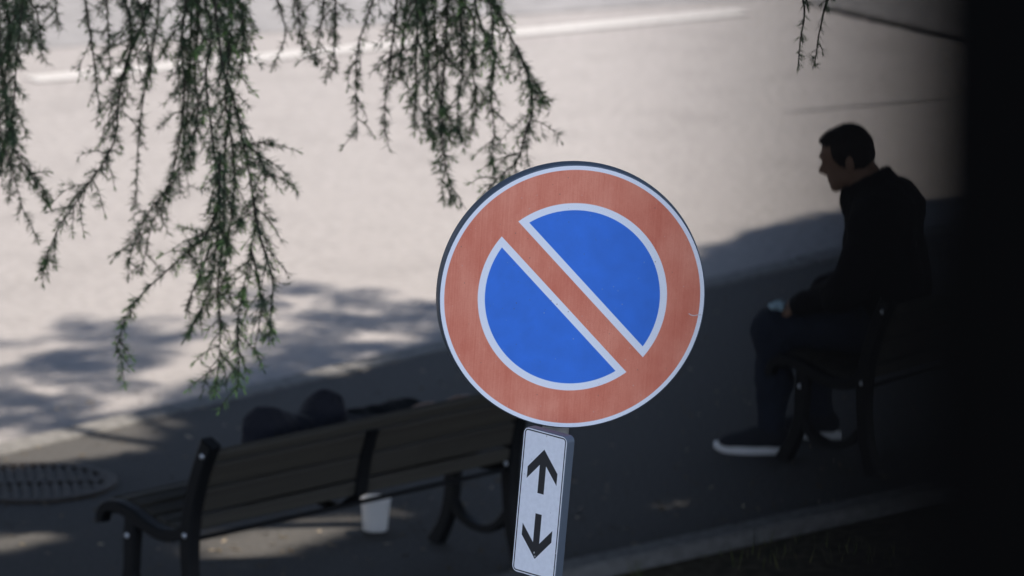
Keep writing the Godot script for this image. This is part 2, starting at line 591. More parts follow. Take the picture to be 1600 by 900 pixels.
func terrain() -> void:
	kerb0 = ground_at(690, 550)
	bed0 = ground_at(880, 890)
	var st := st_new()
	prism(st, [Vector3(-450, 0, -700), Vector3(450, 0, -700), Vector3(450, 0, 120), Vector3(-450, 0, 120)], ROAD_Y - 0.4, ROAD_Y)
	structure(part("road", done(st), M.road, self))
	# pavement between the two kerbs
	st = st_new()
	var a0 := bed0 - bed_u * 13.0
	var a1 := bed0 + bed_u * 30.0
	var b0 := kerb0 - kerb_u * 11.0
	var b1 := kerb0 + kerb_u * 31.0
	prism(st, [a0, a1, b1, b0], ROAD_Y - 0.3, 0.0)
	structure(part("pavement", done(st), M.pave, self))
	# planting bed on the camera's side
	st = st_new()
	prism(st, [a0 + bed_n * 0.12, a1 + bed_n * 0.12, a1 + bed_n * 50.0, a0 + bed_n * 40.0], ROAD_Y - 0.3, -0.02)
	structure(part("planting_bed", done(st), M.soil, self))
	# kerb stones
	var rk := Node3D.new()
	rk.name = "road_kerb"
	add_child(rk)
	structure(rk)
	var bk := Node3D.new()
	bk.name = "bed_kerb"
	add_child(bk)
	structure(bk)
	var stone := st_new()
	chamfer_box(stone, Vector3.ZERO, Vector3(0.497, 0, 0), Vector3(0, 0.135, 0), Vector3(0, 0, 0.069), 0.009)
	var stone_m := done(stone)
	for i in range(-9, 26):
		var s := part("kerb_stone", stone_m, M.kerb, rk)
		s.position = kerb0 + kerb_u * float(i) + kerb_n * 0.07 + Vector3(0, -0.128 + rng.randf_range(-0.003, 0.003), 0)
		s.rotation.y = atan2(-kerb_u.z, kerb_u.x) + rng.randf_range(-0.004, 0.004)
	stone = st_new()
	chamfer_box(stone, Vector3.ZERO, Vector3(0.497, 0, 0), Vector3(0, 0.11, 0), Vector3(0, 0, 0.059), 0.011)
	stone_m = done(stone)
	for i in range(-11, 24):
		var s := part("kerb_stone", stone_m, M.kerb, bk)
		s.position = bed0 + bed_u * (float(i) + 0.3) + bed_n * 0.06 + Vector3(0, -0.075 + rng.randf_range(-0.003, 0.003), 0)
		s.rotation.y = atan2(-bed_u.z, bed_u.x) + rng.randf_range(-0.005, 0.005)
	# beyond the white line: a greyer sheet, a darker wedge-shaped sheet, tar seams
	var l0 := ground_at(48, 126, ROAD_Y)
	var l1 := ground_at(1165, 19, ROAD_Y)
	var lu := (l1 - l0).normalized()
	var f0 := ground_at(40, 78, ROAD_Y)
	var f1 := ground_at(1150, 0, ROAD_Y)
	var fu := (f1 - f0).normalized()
	structure(sheet("far_grey_sheet", [f0 - fu * 90.0, f1 + fu * 60.0, f1 + fu * 60.0 + Vector3(-60, 0, -160), f0 - fu * 90.0 + Vector3(-60, 0, -160)], ROAD_Y + 0.004, M.far_road))
	structure(part("white_road_line", ragged_strip(l0, l1, 0.19, 90, 0.006, ROAD_Y + 0.008), M.paint, self))
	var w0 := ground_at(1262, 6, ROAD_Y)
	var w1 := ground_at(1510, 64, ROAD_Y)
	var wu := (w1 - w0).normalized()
	structure(sheet("dark_wedge_sheet", [w0, w0 + wu * 9.0, w0 + wu * 9.0 + Vector3(8, 0, -14), w0 + Vector3(3.0, 0, -9.0)], ROAD_Y + 0.012, M.patch))
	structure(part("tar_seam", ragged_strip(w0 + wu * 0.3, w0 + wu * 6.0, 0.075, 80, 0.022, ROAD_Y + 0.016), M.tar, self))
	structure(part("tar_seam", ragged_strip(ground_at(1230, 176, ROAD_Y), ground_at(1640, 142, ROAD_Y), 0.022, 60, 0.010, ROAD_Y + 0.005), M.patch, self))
	# litter of dry needles and crumbs on the pavement
	st = st_new()
	st.set_smooth_group(-1)
	for i in 1500:
		var q := bed0 + bed_u * rng.randf_range(-3.5, 4.5) - bed_n * (pow(rng.randf(), 1.4) * 3.2) + Vector3(0, 0.003, 0)
		var a := rng.randf() * TAU
		var l := rng.randf_range(0.004, 0.018)
		var w := rng.randf_range(0.002, 0.006)
		var d := Vector3(cos(a), rng.randf_range(-0.1, 0.15), sin(a)) * l
		var s2 := Vector3(-sin(a), rng.randf_range(-0.2, 0.2), cos(a)) * w
		var t := rng.randf()
		st.set_color(Color(0.07, 0.055, 0.035).lerp(Color(0.36, 0.30, 0.22), t * t * t))
		quad(st, q - d - s2, q + d - s2, q + d + s2 + Vector3(0, 0.004, 0), q - d + s2)
	M.litter = mat("dry_litter", Color.WHITE, 0.9, 0.3)
	M.litter.vertex_color_use_as_albedo = true
	var lit := part("leaf_litter", done(st), M.litter, self)
	tag(lit, "dry needles and pale crumbs strewn over the dark pavement", "leaf litter")
	lit.set_meta("kind", "stuff")
	# thin grass in the bed
	st = st_new()
	st.set_smooth_group(-1)
	for i in 9000:
		var q := bed0 + bed_u * rng.randf_range(-3.0, 5.0) + bed_n * (0.14 + 2.6 * rng.randf())
		q.y = -0.02
		if noise.get_noise_2d(q.x * 1.4, q.z * 1.4) < -0.1:
			continue
		var a := rng.randf() * TAU
		var hgt := rng.randf_range(0.02, 0.07)
		var s2 := Vector3(cos(a), 0, sin(a)) * 0.0025
		var lean := Vector3(rng.randf_range(-1, 1), 0, rng.randf_range(-1, 1)) * hgt * 0.5
		st.set_color(Color(0.05, 0.07, 0.022).lerp(Color(0.13, 0.12, 0.05), rng.randf()))
		tri(st, q - s2, q + lean + Vector3(0, hgt, 0), q + s2)
	var gr := part("grass", done(st), M.litter, self)
	tag(gr, "thin short grass growing on the dark soil bed", "grass")
	gr.set_meta("kind", "stuff")

# ---------------------------------------------------------------- cedars
var gaps := []   # openings in the crowns: sun patches on the ground (centre, half length along the bench line, half depth)

# 0: no foliage here, 1: fringe, 2: full crown
func crown_keeps(at: Vector3) -> int:
	# where this spray's shade lands, and how far past the kerb that is
	var q := at + SUN_DIR * (at.y / -SUN_DIR.y)
	if in_lane(at):
		return 0
	if at.z > -13.0 and absf(at.x) < 4.5:  # foliage left out here so sky light reaches the sign
		return 0
	if q.x < -3.8 or q.x > 5.0 or q.z < -34.5:
		return 2
	var past := (q - kerb0).dot(kerb_n)
	var along := (q - kerb0).dot(kerb_u)
	for g in gaps:
		var d: Vector3 = q - g[0]
		var e := Vector2(d.dot(kerb_u) / g[1], d.dot(kerb_n) / g[2])
		if e.length() < 1.0:
			return 0
	var right := smoothstep(0.6, 1.5, along)
	var full := lerpf(0.22, 0.75, right) + 0.12 * sin(along * 2.1)
	if past < full:
		return 2
	var open := lerpf(3.7, 0.25, right)
	if past > full + open:
		return 0
	var t := (past - full) / open
	return 1 if noise.get_noise_2d(along * 1.25 + 40.0, past * 2.4) > lerpf(-0.25, 0.06, t) else 0

# the open lane between the bench side and the high place the picture is taken from, where nothing hangs
func in_lane(at: Vector3) -> bool:
	var away := -(at - eye).dot(cb)
	if away <= 0.0 or away > 40.0:
		return false
	var sx := (at - eye).dot(cr) / away * FPX
	var sy := -(at - eye).dot(cu) / away * FPX
	return absf(sx) < 1150.0 + 5000.0 / away and sy > -450.0 - 9000.0 / away

func spray_mesh(sd: int) -> ArrayMesh:
	var r := RandomNumberGenerator.new()
	r.seed = sd
	var st := st_new()
	st.set_smooth_group(-1)
	for side in [-1.0, 1.0]:
		for i in 9:
			var x := 0.03 + 0.05 * i
			var l := 0.20 * sin(PI * (0.25 + 0.075 * i)) + r.randf_range(-0.03, 0.03)
			var d := Vector3(0.55, r.randf_range(-0.25, 0.1), side).normalized()
			for k in 5:
				var c := Vector3(x, -0.06 * x, 0) + d * l * (0.15 + 0.2 * k)
				for j in 2:
					var e := (d + Vector3(r.randf_range(-0.9, 0.9), r.randf_range(-0.7, 0.5), r.randf_range(-0.9, 0.9))).normalized()
					var w := e.cross(Vector3(r.randf_range(-0.4, 0.4), 1, r.randf_range(-0.4, 0.4))).normalized() * r.randf_range(0.007, 0.012)
					var g := r.randf()
					st.set_color(Color(0.022, 0.036, 0.016).lerp(Color(0.05, 0.085, 0.03), g * g))
					var tip := c + e * r.randf_range(0.045, 0.075)
					quad(st, c, c.lerp(tip, 0.5) + w, tip, c.lerp(tip, 0.5) - w)
	return done(st)

func cedar(where: Vector3, high: float, spread: float, skirt: float, label: String, sd: int, sprays: int) -> Node3D:
	var t := thing("cedar_tree", where, label, "tree", "cedars along the pavement")
	rng.seed = sd
	var st := st_new()
	var lean := Vector3(rng.randf_range(-0.2, 0.2), 0, rng.randf_range(-0.2, 0.2))
	var line := []
	var rad := []
	for i in 12:
		var u := i / 11.0
		line.append(Vector3(0, high * u, 0) + lean * u * u + Vector3(sin(u * 9.0) * 0.05, 0, cos(u * 7.0) * 0.05))
		rad.append(0.30 * pow(1.0 - u, 0.8) + 0.03 + (0.14 if i == 0 else 0.0))
	tube(st, line, rad, 14)
	part("trunk", done(st), M.bark, t)
	var limbs := []
	var n := 26 if sprays < 20000 else 46
	for i in n:
		var u := i / float(n - 1)
		var y := lerpf(skirt, high * 0.93, u)
		var a := i * 2.399 + rng.randf_range(-0.3, 0.3)
		var l := spread * (1.0 - 0.62 * u) * rng.randf_range(0.85, 1.1)
		var out := Vector3(cos(a), 0, sin(a))
		var base := Vector3(0, y, 0) + lean * pow(y / high, 2.0)
		var pts := [base, base + out * l * 0.35 + Vector3(0, 0.35, 0), base + out * l * 0.7 + Vector3(0, 0.35, 0), base + out * l + Vector3(0, 0.05, 0)]
		for q in smooth_3d(pts, 4):
			if in_lane(q + where):
				pts = [base, base + out * l * 0.15 + Vector3(0, 0.2, 0), base + out * l * 0.3 + Vector3(0, 0.2, 0), base + out * l * 0.42 + Vector3(0, 0.05, 0)]
				break
		limbs.append(pts)
		st = st_new()
		var sm := smooth_3d(pts, 4)
		var rr := []
		for k in sm.size():
			rr.append(lerpf(0.085 * (1.0 - 0.5 * u), 0.012, k / float(sm.size() - 1)))
		tube(st, sm, rr, 6)
		part("limb", done(st), M.bark, t)
	# foliage plates along the limbs
	var places := []
	for k in sprays:
		var pts: Array = limbs[rng.randi() % n]
		var u := 0.12 + 0.93 * sqrt(rng.randf())
		var seg := minf(u, 0.999) * 3.0
		var i := int(seg)
		var b: Vector3 = (pts[i] as Vector3).lerp(pts[i + 1], seg - i)
		var d: Vector3 = pts[3] - pts[0]
		d.y = 0
		d = d.normalized()
		var s := Vector3(-d.z, 0, d.x)
		var off := rng.randf_range(-1.0, 1.0)
		var wide := 1.5 * sin(PI * clampf(0.25 + 0.6 * u, 0.0, 1.0))
		b += s * off * wide + Vector3(0, -0.25 * absf(off) + rng.randf_range(-0.12, 0.12), 0) + d * rng.randf_range(-0.2, 0.3)
		var dir := (s * signf(off) * rng.randf_range(0.2, 1.0) + d * rng.randf_range(0.2, 1.0) + Vector3(0, rng.randf_range(-0.5, 0.1), 0)).normalized()
		var up := (Vector3.UP + Vector3(rng.randf_range(-0.4, 0.4), 0, rng.randf_range(-0.4, 0.4))).normalized()
		var z := dir.cross(up).normalized()
		var sc := rng.randf_range(0.8, 1.35)
		var keep := crown_keeps(b + where + dir * 0.25 * sc)
		if keep == 0:
			continue
		if keep == 1:
			b += dir * 0.25 * sc
			sc *= 0.38
			b -= dir * 0.25 * sc
		places.append(Transform3D(Basis(dir * sc, z.cross(dir) * sc, z * sc), b))
	for variant in 2:
		var mine := []
		for k in places.size():
			if k % 2 == variant:
				mine.append(places[k])
		var mm := MultiMesh.new()
		mm.transform_format = MultiMesh.TRANSFORM_3D
		mm.mesh = spray_mesh(100 + variant)
		mm.instance_count = mine.size()
		for k in mine.size():
			mm.set_instance_transform(k, mine[k])
		var o := MultiMeshInstance3D.new()
		o.name = "crown"
		o.multimesh = mm
		o.material_override = M.crown
		o.set_meta("kind", "stuff")
		t.add_child(o, true)
	return t

# one hanging branchlet: a stem through points, side shoots, needles
func hanging_branch(tree: Node3D, pts: Array, sd: int, dense: float, fresh: float) -> void:
	var r := RandomNumberGenerator.new()
	r.seed = sd
	var sm := smooth_3d(pts, 6)
	var total := 0.0
	for i in sm.size() - 1:
		total += sm[i].distance_to(sm[i + 1])
	var stem := st_new()
	var rad := []
	for i in sm.size():
		rad.append(lerpf(0.0042, 0.0012, i / float(sm.size() - 1)))
	tube(stem, sm, rad, 5)
	var leaf := st_new()
	leaf.set_smooth_group(-1)
	var run := 0.0
	var next_shoot := 0.01
	var reach := clampf(dense * 2.2 - 0.8, 0.3, 1.0)
	for i in sm.size() - 1:
		var a: Vector3 = sm[i]
		var b: Vector3 = sm[i + 1]
		var l := a.distance_to(b)
		var d := (b - a) / l
		var u := run / total
		needles(leaf, r, a, b, d, dense * 360.0 * r.randf_range(0.5, 1.3), 0.026, clampf((u - 0.9) * 8.0, 0.0, 1.0) * fresh)
		while next_shoot < run + l:
			var c := a + d * (next_shoot - run)
			var w := next_shoot / total
			var th := r.randf() * TAU
			var e1 := d.cross(Vector3(0.3, 0.1, 0.9)).normalized()
			var e2 := d.cross(e1)
			var outd := e1 * cos(th) + e2 * sin(th)
			var sl := (0.022 + 0.16 * pow(r.randf(), 2.2)) * lerpf(1.15, 0.6, w) * reach
			var fr := fresh * (1.0 if r.randf() < 0.25 + 0.5 * w else 0.0)
			var p0 := c
			var sd2 := (d * r.randf_range(0.2, 0.9) + outd * r.randf_range(0.5, 1.0)).normalized()
			var line := [c]
			for k in 3:
				sd2 = (sd2 + Vector3(r.randf_range(-0.25, 0.25), -0.28, r.randf_range(-0.25, 0.25))).normalized()
				var p1 := p0 + sd2 * sl / 3.0
				needles(leaf, r, p0, p1, sd2, dense * r.randf_range(260.0, 560.0), 0.024, fr * [0.1, 0.4, 0.9][k])
				if sl > 0.09 and k < 2 and r.randf() < 0.8:
					# a twiglet off a long shoot
					var q := p1 + (sd2 + Vector3(r.randf_range(-1, 1), r.randf_range(-0.8, 0.3), r.randf_range(-1, 1))).normalized() * sl * 0.3
					tube(stem, [p1, q], [0.0010, 0.0007], 4, false)
					needles(leaf, r, p1, q, (q - p1).normalized(), dense * 420.0, 0.022, fr * 0.6)
				line.append(p1)
				p0 = p1
			tube(stem, line, [0.0017, 0.0014, 0.0011, 0.0008], 4, false)
			if fr > 0.2 or r.randf() < 0.3:
				bud(leaf, r, p0, sd2, fr)
			next_shoot += (0.005 + 0.028 * r.randf() * r.randf() + (0.03 if r.randf() < 0.08 else 0.0)) / dense
		run += l
	bud(leaf, r, sm[-1], (sm[-1] - sm[-2]).normalized(), fresh)
	stem.generate_normals()
	var o := part("branch", stem.commit(), M.twig, tree)
	o.position = -tree.position
	part("needles", done(leaf), M.needle, o)

func needles(st: SurfaceTool, r: RandomNumberGenerator, a: Vector3, b: Vector3, d: Vector3, per_m: float, ln: float, young: float) -> void:
	var n := int(a.distance_to(b) * per_m + r.randf())
	var e1 := d.cross(Vector3(0.2, 0.3, 0.9)).normalized()
	var e2 := d.cross(e1)
	var k := 0
	while k < n:
		# a short-shoot rosette: a handful of needles from one point
		var c := a.lerp(b, r.randf())
		var th := r.randf() * TAU
		var many := r.randi_range(2, 6)
		k += many
		for j in many:
			var ph := th + r.randf_range(-0.9, 0.9)
			var v := (d * r.randf_range(0.15, 1.1) + (e1 * cos(ph) + e2 * sin(ph)) * r.randf_range(0.6, 1.0)).normalized()
			var l := ln * r.randf_range(0.6, 1.4)
			var w := v.cross(Vector3(r.randf_range(-1, 1), r.randf_range(-1, 1), r.randf_range(-1, 1))).normalized() * r.randf_range(0.0006, 0.0009)
			var g := r.randf()
			var c0 := Color(0.055, 0.080, 0.048).lerp(Color(0.13, 0.19, 0.095), g * g)
			st.set_color(c0.lerp(Color(0.24, 0.38, 0.11), young * r.randf_range(0.6, 1.0)))
			var q := v.cross(w).normalized() * w.length()
			quad(st, c - w, c + v * l * 0.6 - w * 0.8, c + v * l, c + w)
			quad(st, c - q, c + v * l * 0.6 - q * 0.8, c + v * l, c + q)

func bud(st: SurfaceTool, r: RandomNumberGenerator, c: Vector3, d: Vector3, young: float) -> void:
	var e1 := d.cross(Vector3(0.2, 0.3, 0.9)).normalized()
	var e2 := d.cross(e1)
	for j in 9:
		var ph := r.randf() * TAU
		var v := (d + (e1 * cos(ph) + e2 * sin(ph)) * r.randf_range(0.1, 0.4)).normalized()
		var l := r.randf_range(0.012, 0.024)
		var w := (e1 * cos(ph + 1.57) + e2 * sin(ph + 1.57)) * 0.0012
		st.set_color(Color(0.045, 0.08, 0.03).lerp(Color(0.28, 0.44, 0.13), young * r.randf_range(0.7, 1.0)))
		quad(st, c - w, c + v * l * 0.6 - w, c + v * l, c + w)

func drooping_limb(tree: Node3D, pts: Array, r0: float) -> void:
	var sm := smooth_3d(pts, 5)
	var rad := []
	for i in sm.size():
		rad.append(lerpf(r0, 0.008, i / float(sm.size() - 1)))
	var st := st_new()
	tube(st, sm, rad, 8)
	part("limb", done(st), M.bark, tree).position = -tree.position

func cedars() -> void:
	for g in [[60, 690, 0.75, 0.6], [180, 668, 0.5, 0.35], [400, 850, 0.62, 0.36], [600, 806, 0.35, 0.28], [10, 850, 0.45, 0.32], [1050, 792, 0.36, 0.22], [580, 582, 0.42, 0.2]]:
		gaps.append([ground_at(g[0], g[1]), g[2], g[3]])
	var t1 := cedar(Vector3(-2.9, -0.02, -15.0), 16.0, 7.4, 3.7, "big cedar left of the benches with long twigs drooping into view", 41, 14000)
	cedar(Vector3(4.1, -0.02, -20.9), 15.5, 6.9, 2.5, "cedar rooted in the bed right of the seated man", 42, 30000)
	cedar(Vector3(8.6, -0.02, -26.2), 16.0, 6.4, 2.4, "farthest cedar of the row along the road", 43, 12000)
	var t4 := cedar(Vector3(4.3, -0.02, -15.3), 15.0, 4.7, 4.1, "near cedar with one sparse twig pair hanging at the top right", 44, 10000)
	cedar(Vector3(-7.0, -0.02, -12.0), 16.0, 7.4, 2.8, "unseen cedar added at the left of the row to block sky", 45, 12000)  # added out of view to block sky light from the left
	cedar(Vector3(8.2, -0.02, -18.6), 15.5, 6.2, 2.2, "unseen cedar added deep in the bed at the right to block sky", 52, 11000)  # added out of view to close sky gaps at the right
	cedar(Vector3(-11.6, -0.02, -8.6), 16.0, 6.5, 2.6, "unseen cedar added at the near end of the row to block sky, beyond the left edge", 53, 8000)  # another unseen tree, added to deepen the shade
	for a in [[-12.5, -27.0, 1], [-9.5, -36.0, 2], [-1.5, -46.5, 3], [9.0, -47.0, 4], [-6.0, -43.0, 5], [3.8, -50.0, 6], [-17.0, -20.0, 7]]:  # unseen cedars added to keep low sky light off the pavement
		cedar(Vector3(a[0], ROAD_Y, a[1]), 19.0, 7.6, 1.4, ["", "first unseen cedar added across the road to block sky, far out to the left", "second unseen cedar added across the road to block sky, left of the view", "unseen cedar added across the road to block sky straight beyond the sign", "rightmost unseen cedar added across the road to block sky", "unseen cedar added across the road to block sky left of the middle one", "unseen cedar added across the road to block sky, set farthest back", "unseen cedar added across the road to block sky nearest to the left end"][a[2]], (45 if a[2] < 5 else 55) + a[2], 11000)
	# limbs the visible branchlets hang from, just above the picture
	drooping_limb(t1, [Vector3(-2.9, 4.4, -15.0), Vector3(-2.0, 4.1, -14.9), deep_at(60, -420, 15.5), deep_at(330, -330, 15.5), deep_at(620, -260, 15.5), deep_at(800, -200, 15.4)], 0.06)
	drooping_limb(t4, [Vector3(4.3, 4.4, -15.3), Vector3(2.9, 4.3, -14.9), deep_at(1400, -420, 15.2), deep_at(1260, -280, 15.2)], 0.045)
	var k := 0
	for s in [
		# points in the picture, distance, density, fresh tips
		[[[20, -330], [8, -40], [16, 50], [8, 130], [14, 200], [30, 248], [58, 280], [76, 316]], 14.9, 1.15, 0.3],
		[[[-30, -330], [-6, -60], [0, 60], [-4, 150], [4, 220], [20, 270], [38, 334]], 15.1, 1.1, 0.2],
		[[[50, -330], [40, -60], [34, 20], [26, 90], [22, 160], [14, 215]], 14.8, 1.15, 0.2],
		[[[70, -330], [44, -40], [58, 20], [64, 60], [66, 92]], 15.1, 0.8, 0.1],
		[[[90, -330], [86, -60], [88, 10], [90, 40]], 15.0, 0.8, 0.2],
		[[[150, -320], [132, -50], [138, 30], [146, 90], [152, 140], [156, 172]], 15.2, 0.8, 0.3],
		[[[170, -320], [166, -50], [168, 20], [170, 66], [172, 110]], 15.2, 0.6, 0.1],
		[[[250, -320], [240, -40], [222, 40], [200, 90], [186, 150], [182, 205], [168, 244], [146, 276], [122, 312], [94, 352], [76, 392], [68, 420]], 14.8, 0.85, 0.35],
		[[[262, -320], [250, -20], [240, 70], [226, 140], [218, 200], [214, 262], [213, 320]], 15.3, 0.62, 0.1],
		[[[235, -320], [214, -40], [222, 20], [232, 80], [236, 130]], 14.9, 1.0, 0.3],
		[[[300, -310], [292, -30], [284, 60], [288, 130], [284, 190], [276, 240], [262, 296], [238, 322], [216, 368], [200, 408]], 14.9, 1.0, 0.25],
		[[[310, -310], [300, 0], [296, 100], [292, 180], [282, 250], [262, 304], [238, 350], [222, 422]], 15.1, 0.8, 0.2],
		[[[330, -310], [318, -30], [330, 40], [322, 120], [330, 200], [338, 270], [344, 330], [336, 400], [328, 452], [308, 498]], 14.7, 1.1, 0.55],
		[[[345, -300], [336, -30], [342, 60], [350, 112], [366, 160], [376, 204], [386, 252], [394, 302], [398, 348], [390, 402], [380, 452], [371, 505], [374, 560], [370, 612]], 14.6, 0.9, 1.0],
		[[[344, 240], [340, 320], [322, 366], [298, 388], [264, 420], [216, 466], [194, 502], [180, 552]], 14.6, 1.0, 0.9],
		[[[362, 150], [352, 230], [350, 320], [346, 400], [340, 450], [344, 500], [342, 560], [336, 610]], 14.75, 0.8, 1.0],
		[[[380, 225], [402, 240], [412, 262], [416, 278]], 14.5, 0.9, 0.4],
		[[[396, 310], [404, 360], [416, 402], [426, 440], [424, 482], [420, 534]], 14.6, 0.75, 1.0],
		[[[392, 390], [402, 430], [408, 480], [398, 544]], 14.7, 0.7, 1.0],
		[[[330, 380], [312, 430], [298, 462], [291, 492]], 14.8, 0.6, 0.9],
		[[[390, -300], [368, -40], [378, 20], [380, 70], [374, 120]], 14.9, 1.1, 0.5],
		[[[365, -300], [352, -60], [362, 0], [360, 60], [352, 100]], 15.0, 1.1, 0.4],
		[[[440, -300], [430, -40], [440, 20], [446, 56], [426, 106]], 15.3, 0.5, 0.3],
		[[[480, -290], [462, -40], [466, 20], [472, 74]], 15.2, 1.0, 0.2],
		[[[510, -290], [506, -40], [505, 10], [500, 52], [492, 92]], 15.4, 0.7, 0.2],
		[[[540, -290], [526, -40], [524, 30], [522, 70], [526, 108]], 15.3, 0.75, 0.2],
		[[[580, -280], [586, -40], [576, 20], [560, 70], [556, 130], [558, 206]], 15.1, 0.75, 0.3],
		[[[640, -280], [622, -30], [616, 40], [608, 110], [602, 160], [602, 214]], 15.2, 0.7, 0.2],
		[[[650, -280], [648, -40], [652, 30], [650, 90], [650, 150], [647, 196]], 14.9, 1.0, 0.5],
		[[[680, -270], [674, -40], [678, 30], [684, 90], [680, 150]], 15.0, 1.2, 0.3],
		[[[705, -270], [700, -40], [698, 40], [694, 110], [690, 170], [692, 230], [700, 280], [703, 316]], 14.9, 1.2, 0.3],
		[[[730, -260], [724, -30], [720, 40], [722, 110], [716, 160], [714, 210]], 15.0, 1.15, 0.3],
		[[[760, -250], [742, -30], [752, 40], [772, 90], [768, 150], [772, 210], [766, 262]], 14.9, 0.95, 0.4],
		[[[790, -230], [758, -40], [776, 10], [792, 44], [812, 86], [830, 132], [850, 166]], 14.6, 0.95, 0.5],
		[[[806, 70], [826, 120], [832, 170], [820, 212], [808, 250], [780, 276], [752, 306]], 14.7, 0.8, 0.5],
		[[[770, -240], [750, -50], [764, 0], [770, 50], [760, 100]], 14.8, 1.1, 0.8],
		[[[-10, -330], [24, -60], [22, 30], [2, 110], [10, 180], [2, 246]], 15.0, 1.2, 0.2],
		[[[320, -310], [306, -40], [310, 40], [304, 110], [310, 170], [300, 226], [292, 262]], 14.9, 1.1, 0.3],
		[[[360, -300], [324, -40], [346, 20], [358, 80], [352, 150], [362, 220], [366, 290], [360, 350], [352, 420], [362, 470]], 14.8, 1.0, 0.7],
		[[[690, -270], [660, -40], [664, 30], [670, 100], [668, 160], [676, 220]], 15.0, 1.1, 0.3],
		[[[745, -260], [712, -40], [740, 30], [738, 100], [744, 160], [736, 206]], 15.0, 1.1, 0.4],
		[[[620, -280], [636, -40], [634, 20], [630, 70], [624, 120]], 15.1, 1.0, 0.3],
		[[[200, -320], [196, -40], [200, 20], [206, 70], [196, 120], [190, 176]], 15.2, 0.9, 0.2],
		[[[1262, -260], [1254, -40], [1258, 20], [1252, 60], [1248, 104]], 14.4, 0.5, 0.1],
		[[[1280, -260], [1296, -40], [1288, 20], [1280, 58], [1275, 97]], 14.5, 0.5, 0.1],
	]:
		var line := []
		var j := 0
		for q in s[0]:
			line.append(deep_at(q[0], q[1], s[1] + 1.1 + 0.16 * sin(k * 1.7 + j * 0.6)))
			j += 1
		hanging_branch(t4 if s[0][0][0] > 1000 else t1, line, 500 + k, s[2], s[3])
		k += 1

# ---------------------------------------------------------------- the sign
func soft(d: float, w: float) -> float:
	return clampf(0.5 - d / w, 0.0, 1.0)

func sign_face_tex() -> ImageTexture:
	var n := 900
	var im := Image.create(n, n, false, Image.FORMAT_RGB8)
	var s := FastNoiseLite.new()
	s.seed = 5
	s.frequency = 1.0
	var white := col(0.81, 0.81, 0.83)
	var blue := col(0.024, 0.155, 0.60)
	var red0 := col(0.60, 0.14, 0.078)
	var red1 := col(0.79, 0.295, 0.185)
	var colstreak := PackedFloat32Array()
	for x in n:
		colstreak.append(s.get_noise_2d(x * 0.11, 3.0) * 0.5 + s.get_noise_2d(x * 0.33, 9.0) * 0.5 + (0.5 if s.get_noise_2d(x * 0.9, 50.0) > 0.55 else 0.0))
	for y in n:
		for x in n:
			var u := (x + 0.5) / n * 2.0 - 1.0
			var v := (y + 0.5) / n * 2.0 - 1.0
			var r := sqrt(u * u + v * v)
			var band := absf(u - v) * 0.70711
			var long := colstreak[x] * (0.6 + 0.4 * s.get_noise_2d(x * 0.05, y * 0.008))
			var weave := 0.12 * s.get_noise_2d(x * 0.5, y * 0.03) + 0.10 * s.get_noise_2d(x * 0.04 + 90.0, y * 0.5) + 0.25 * s.get_noise_2d(x * 0.004 + 7.0, y * 0.004)
			var t := clampf(0.45 + 0.5 * long + 1.6 * weave + 0.28 * s.get_noise_2d(x * 0.011 + 31.0, y * 0.0045), 0.0, 1.0)
			var c := red0.lerp(red1, t)
			var w := soft(maxf(r - 0.716, 0.083 - band), 0.004)
			w = maxf(w, soft(0.968 - r, 0.004))
			c = c.lerp(white * (0.985 + 0.03 * s.get_noise_2d(x * 0.3, y * 0.3)), w)
			var b := soft(maxf(r - 0.662, 0.138 - band), 0.004)
			c = c.lerp(blue * (1.0 + 0.05 * s.get_noise_2d(x * 0.01, y * 0.01)), b)
			im.set_pixel(x, y, c)
	# specks and chips of dirt
	rng.seed = 77
	for i in 130:
		var a := rng.randf() * TAU
		var q := sqrt(rng.randf()) * 0.96
		var px := int((0.5 + 0.5 * cos(a) * q) * n)
		var py := int((0.5 + 0.5 * sin(a) * q) * n)
		var dark := col(0.14, 0.09, 0.07) if rng.randf() < 0.45 else col(0.62, 0.5, 0.46)
		var rr := rng.randf_range(0.4, 1.7)
		for yy in range(-3, 4):
			for xx in range(-3, 4):
				var k := soft(sqrt(xx * xx + yy * yy * 0.6) - rr, 1.4) * 0.6
				var ix := clampi(px + xx, 0, n - 1)
				var iy := clampi(py + yy, 0, n - 1)
				im.set_pixel(ix, iy, im.get_pixel(ix, iy).lerp(dark, k))
	# the pale scratch at the right edge
	for i in 60:
		var f := i / 59.0
		var ix := int(lerpf(0.945, 0.992, f) * n)
		var iy := int((0.548 + 0.008 * f + 0.004 * sin(f * 5.0)) * n)
		for yy in [0, 1, 2]:
			im.set_pixel(mini(ix, n - 1), iy + yy, col(0.6, 0.52, 0.5))
	return ImageTexture.create_from_image(im)

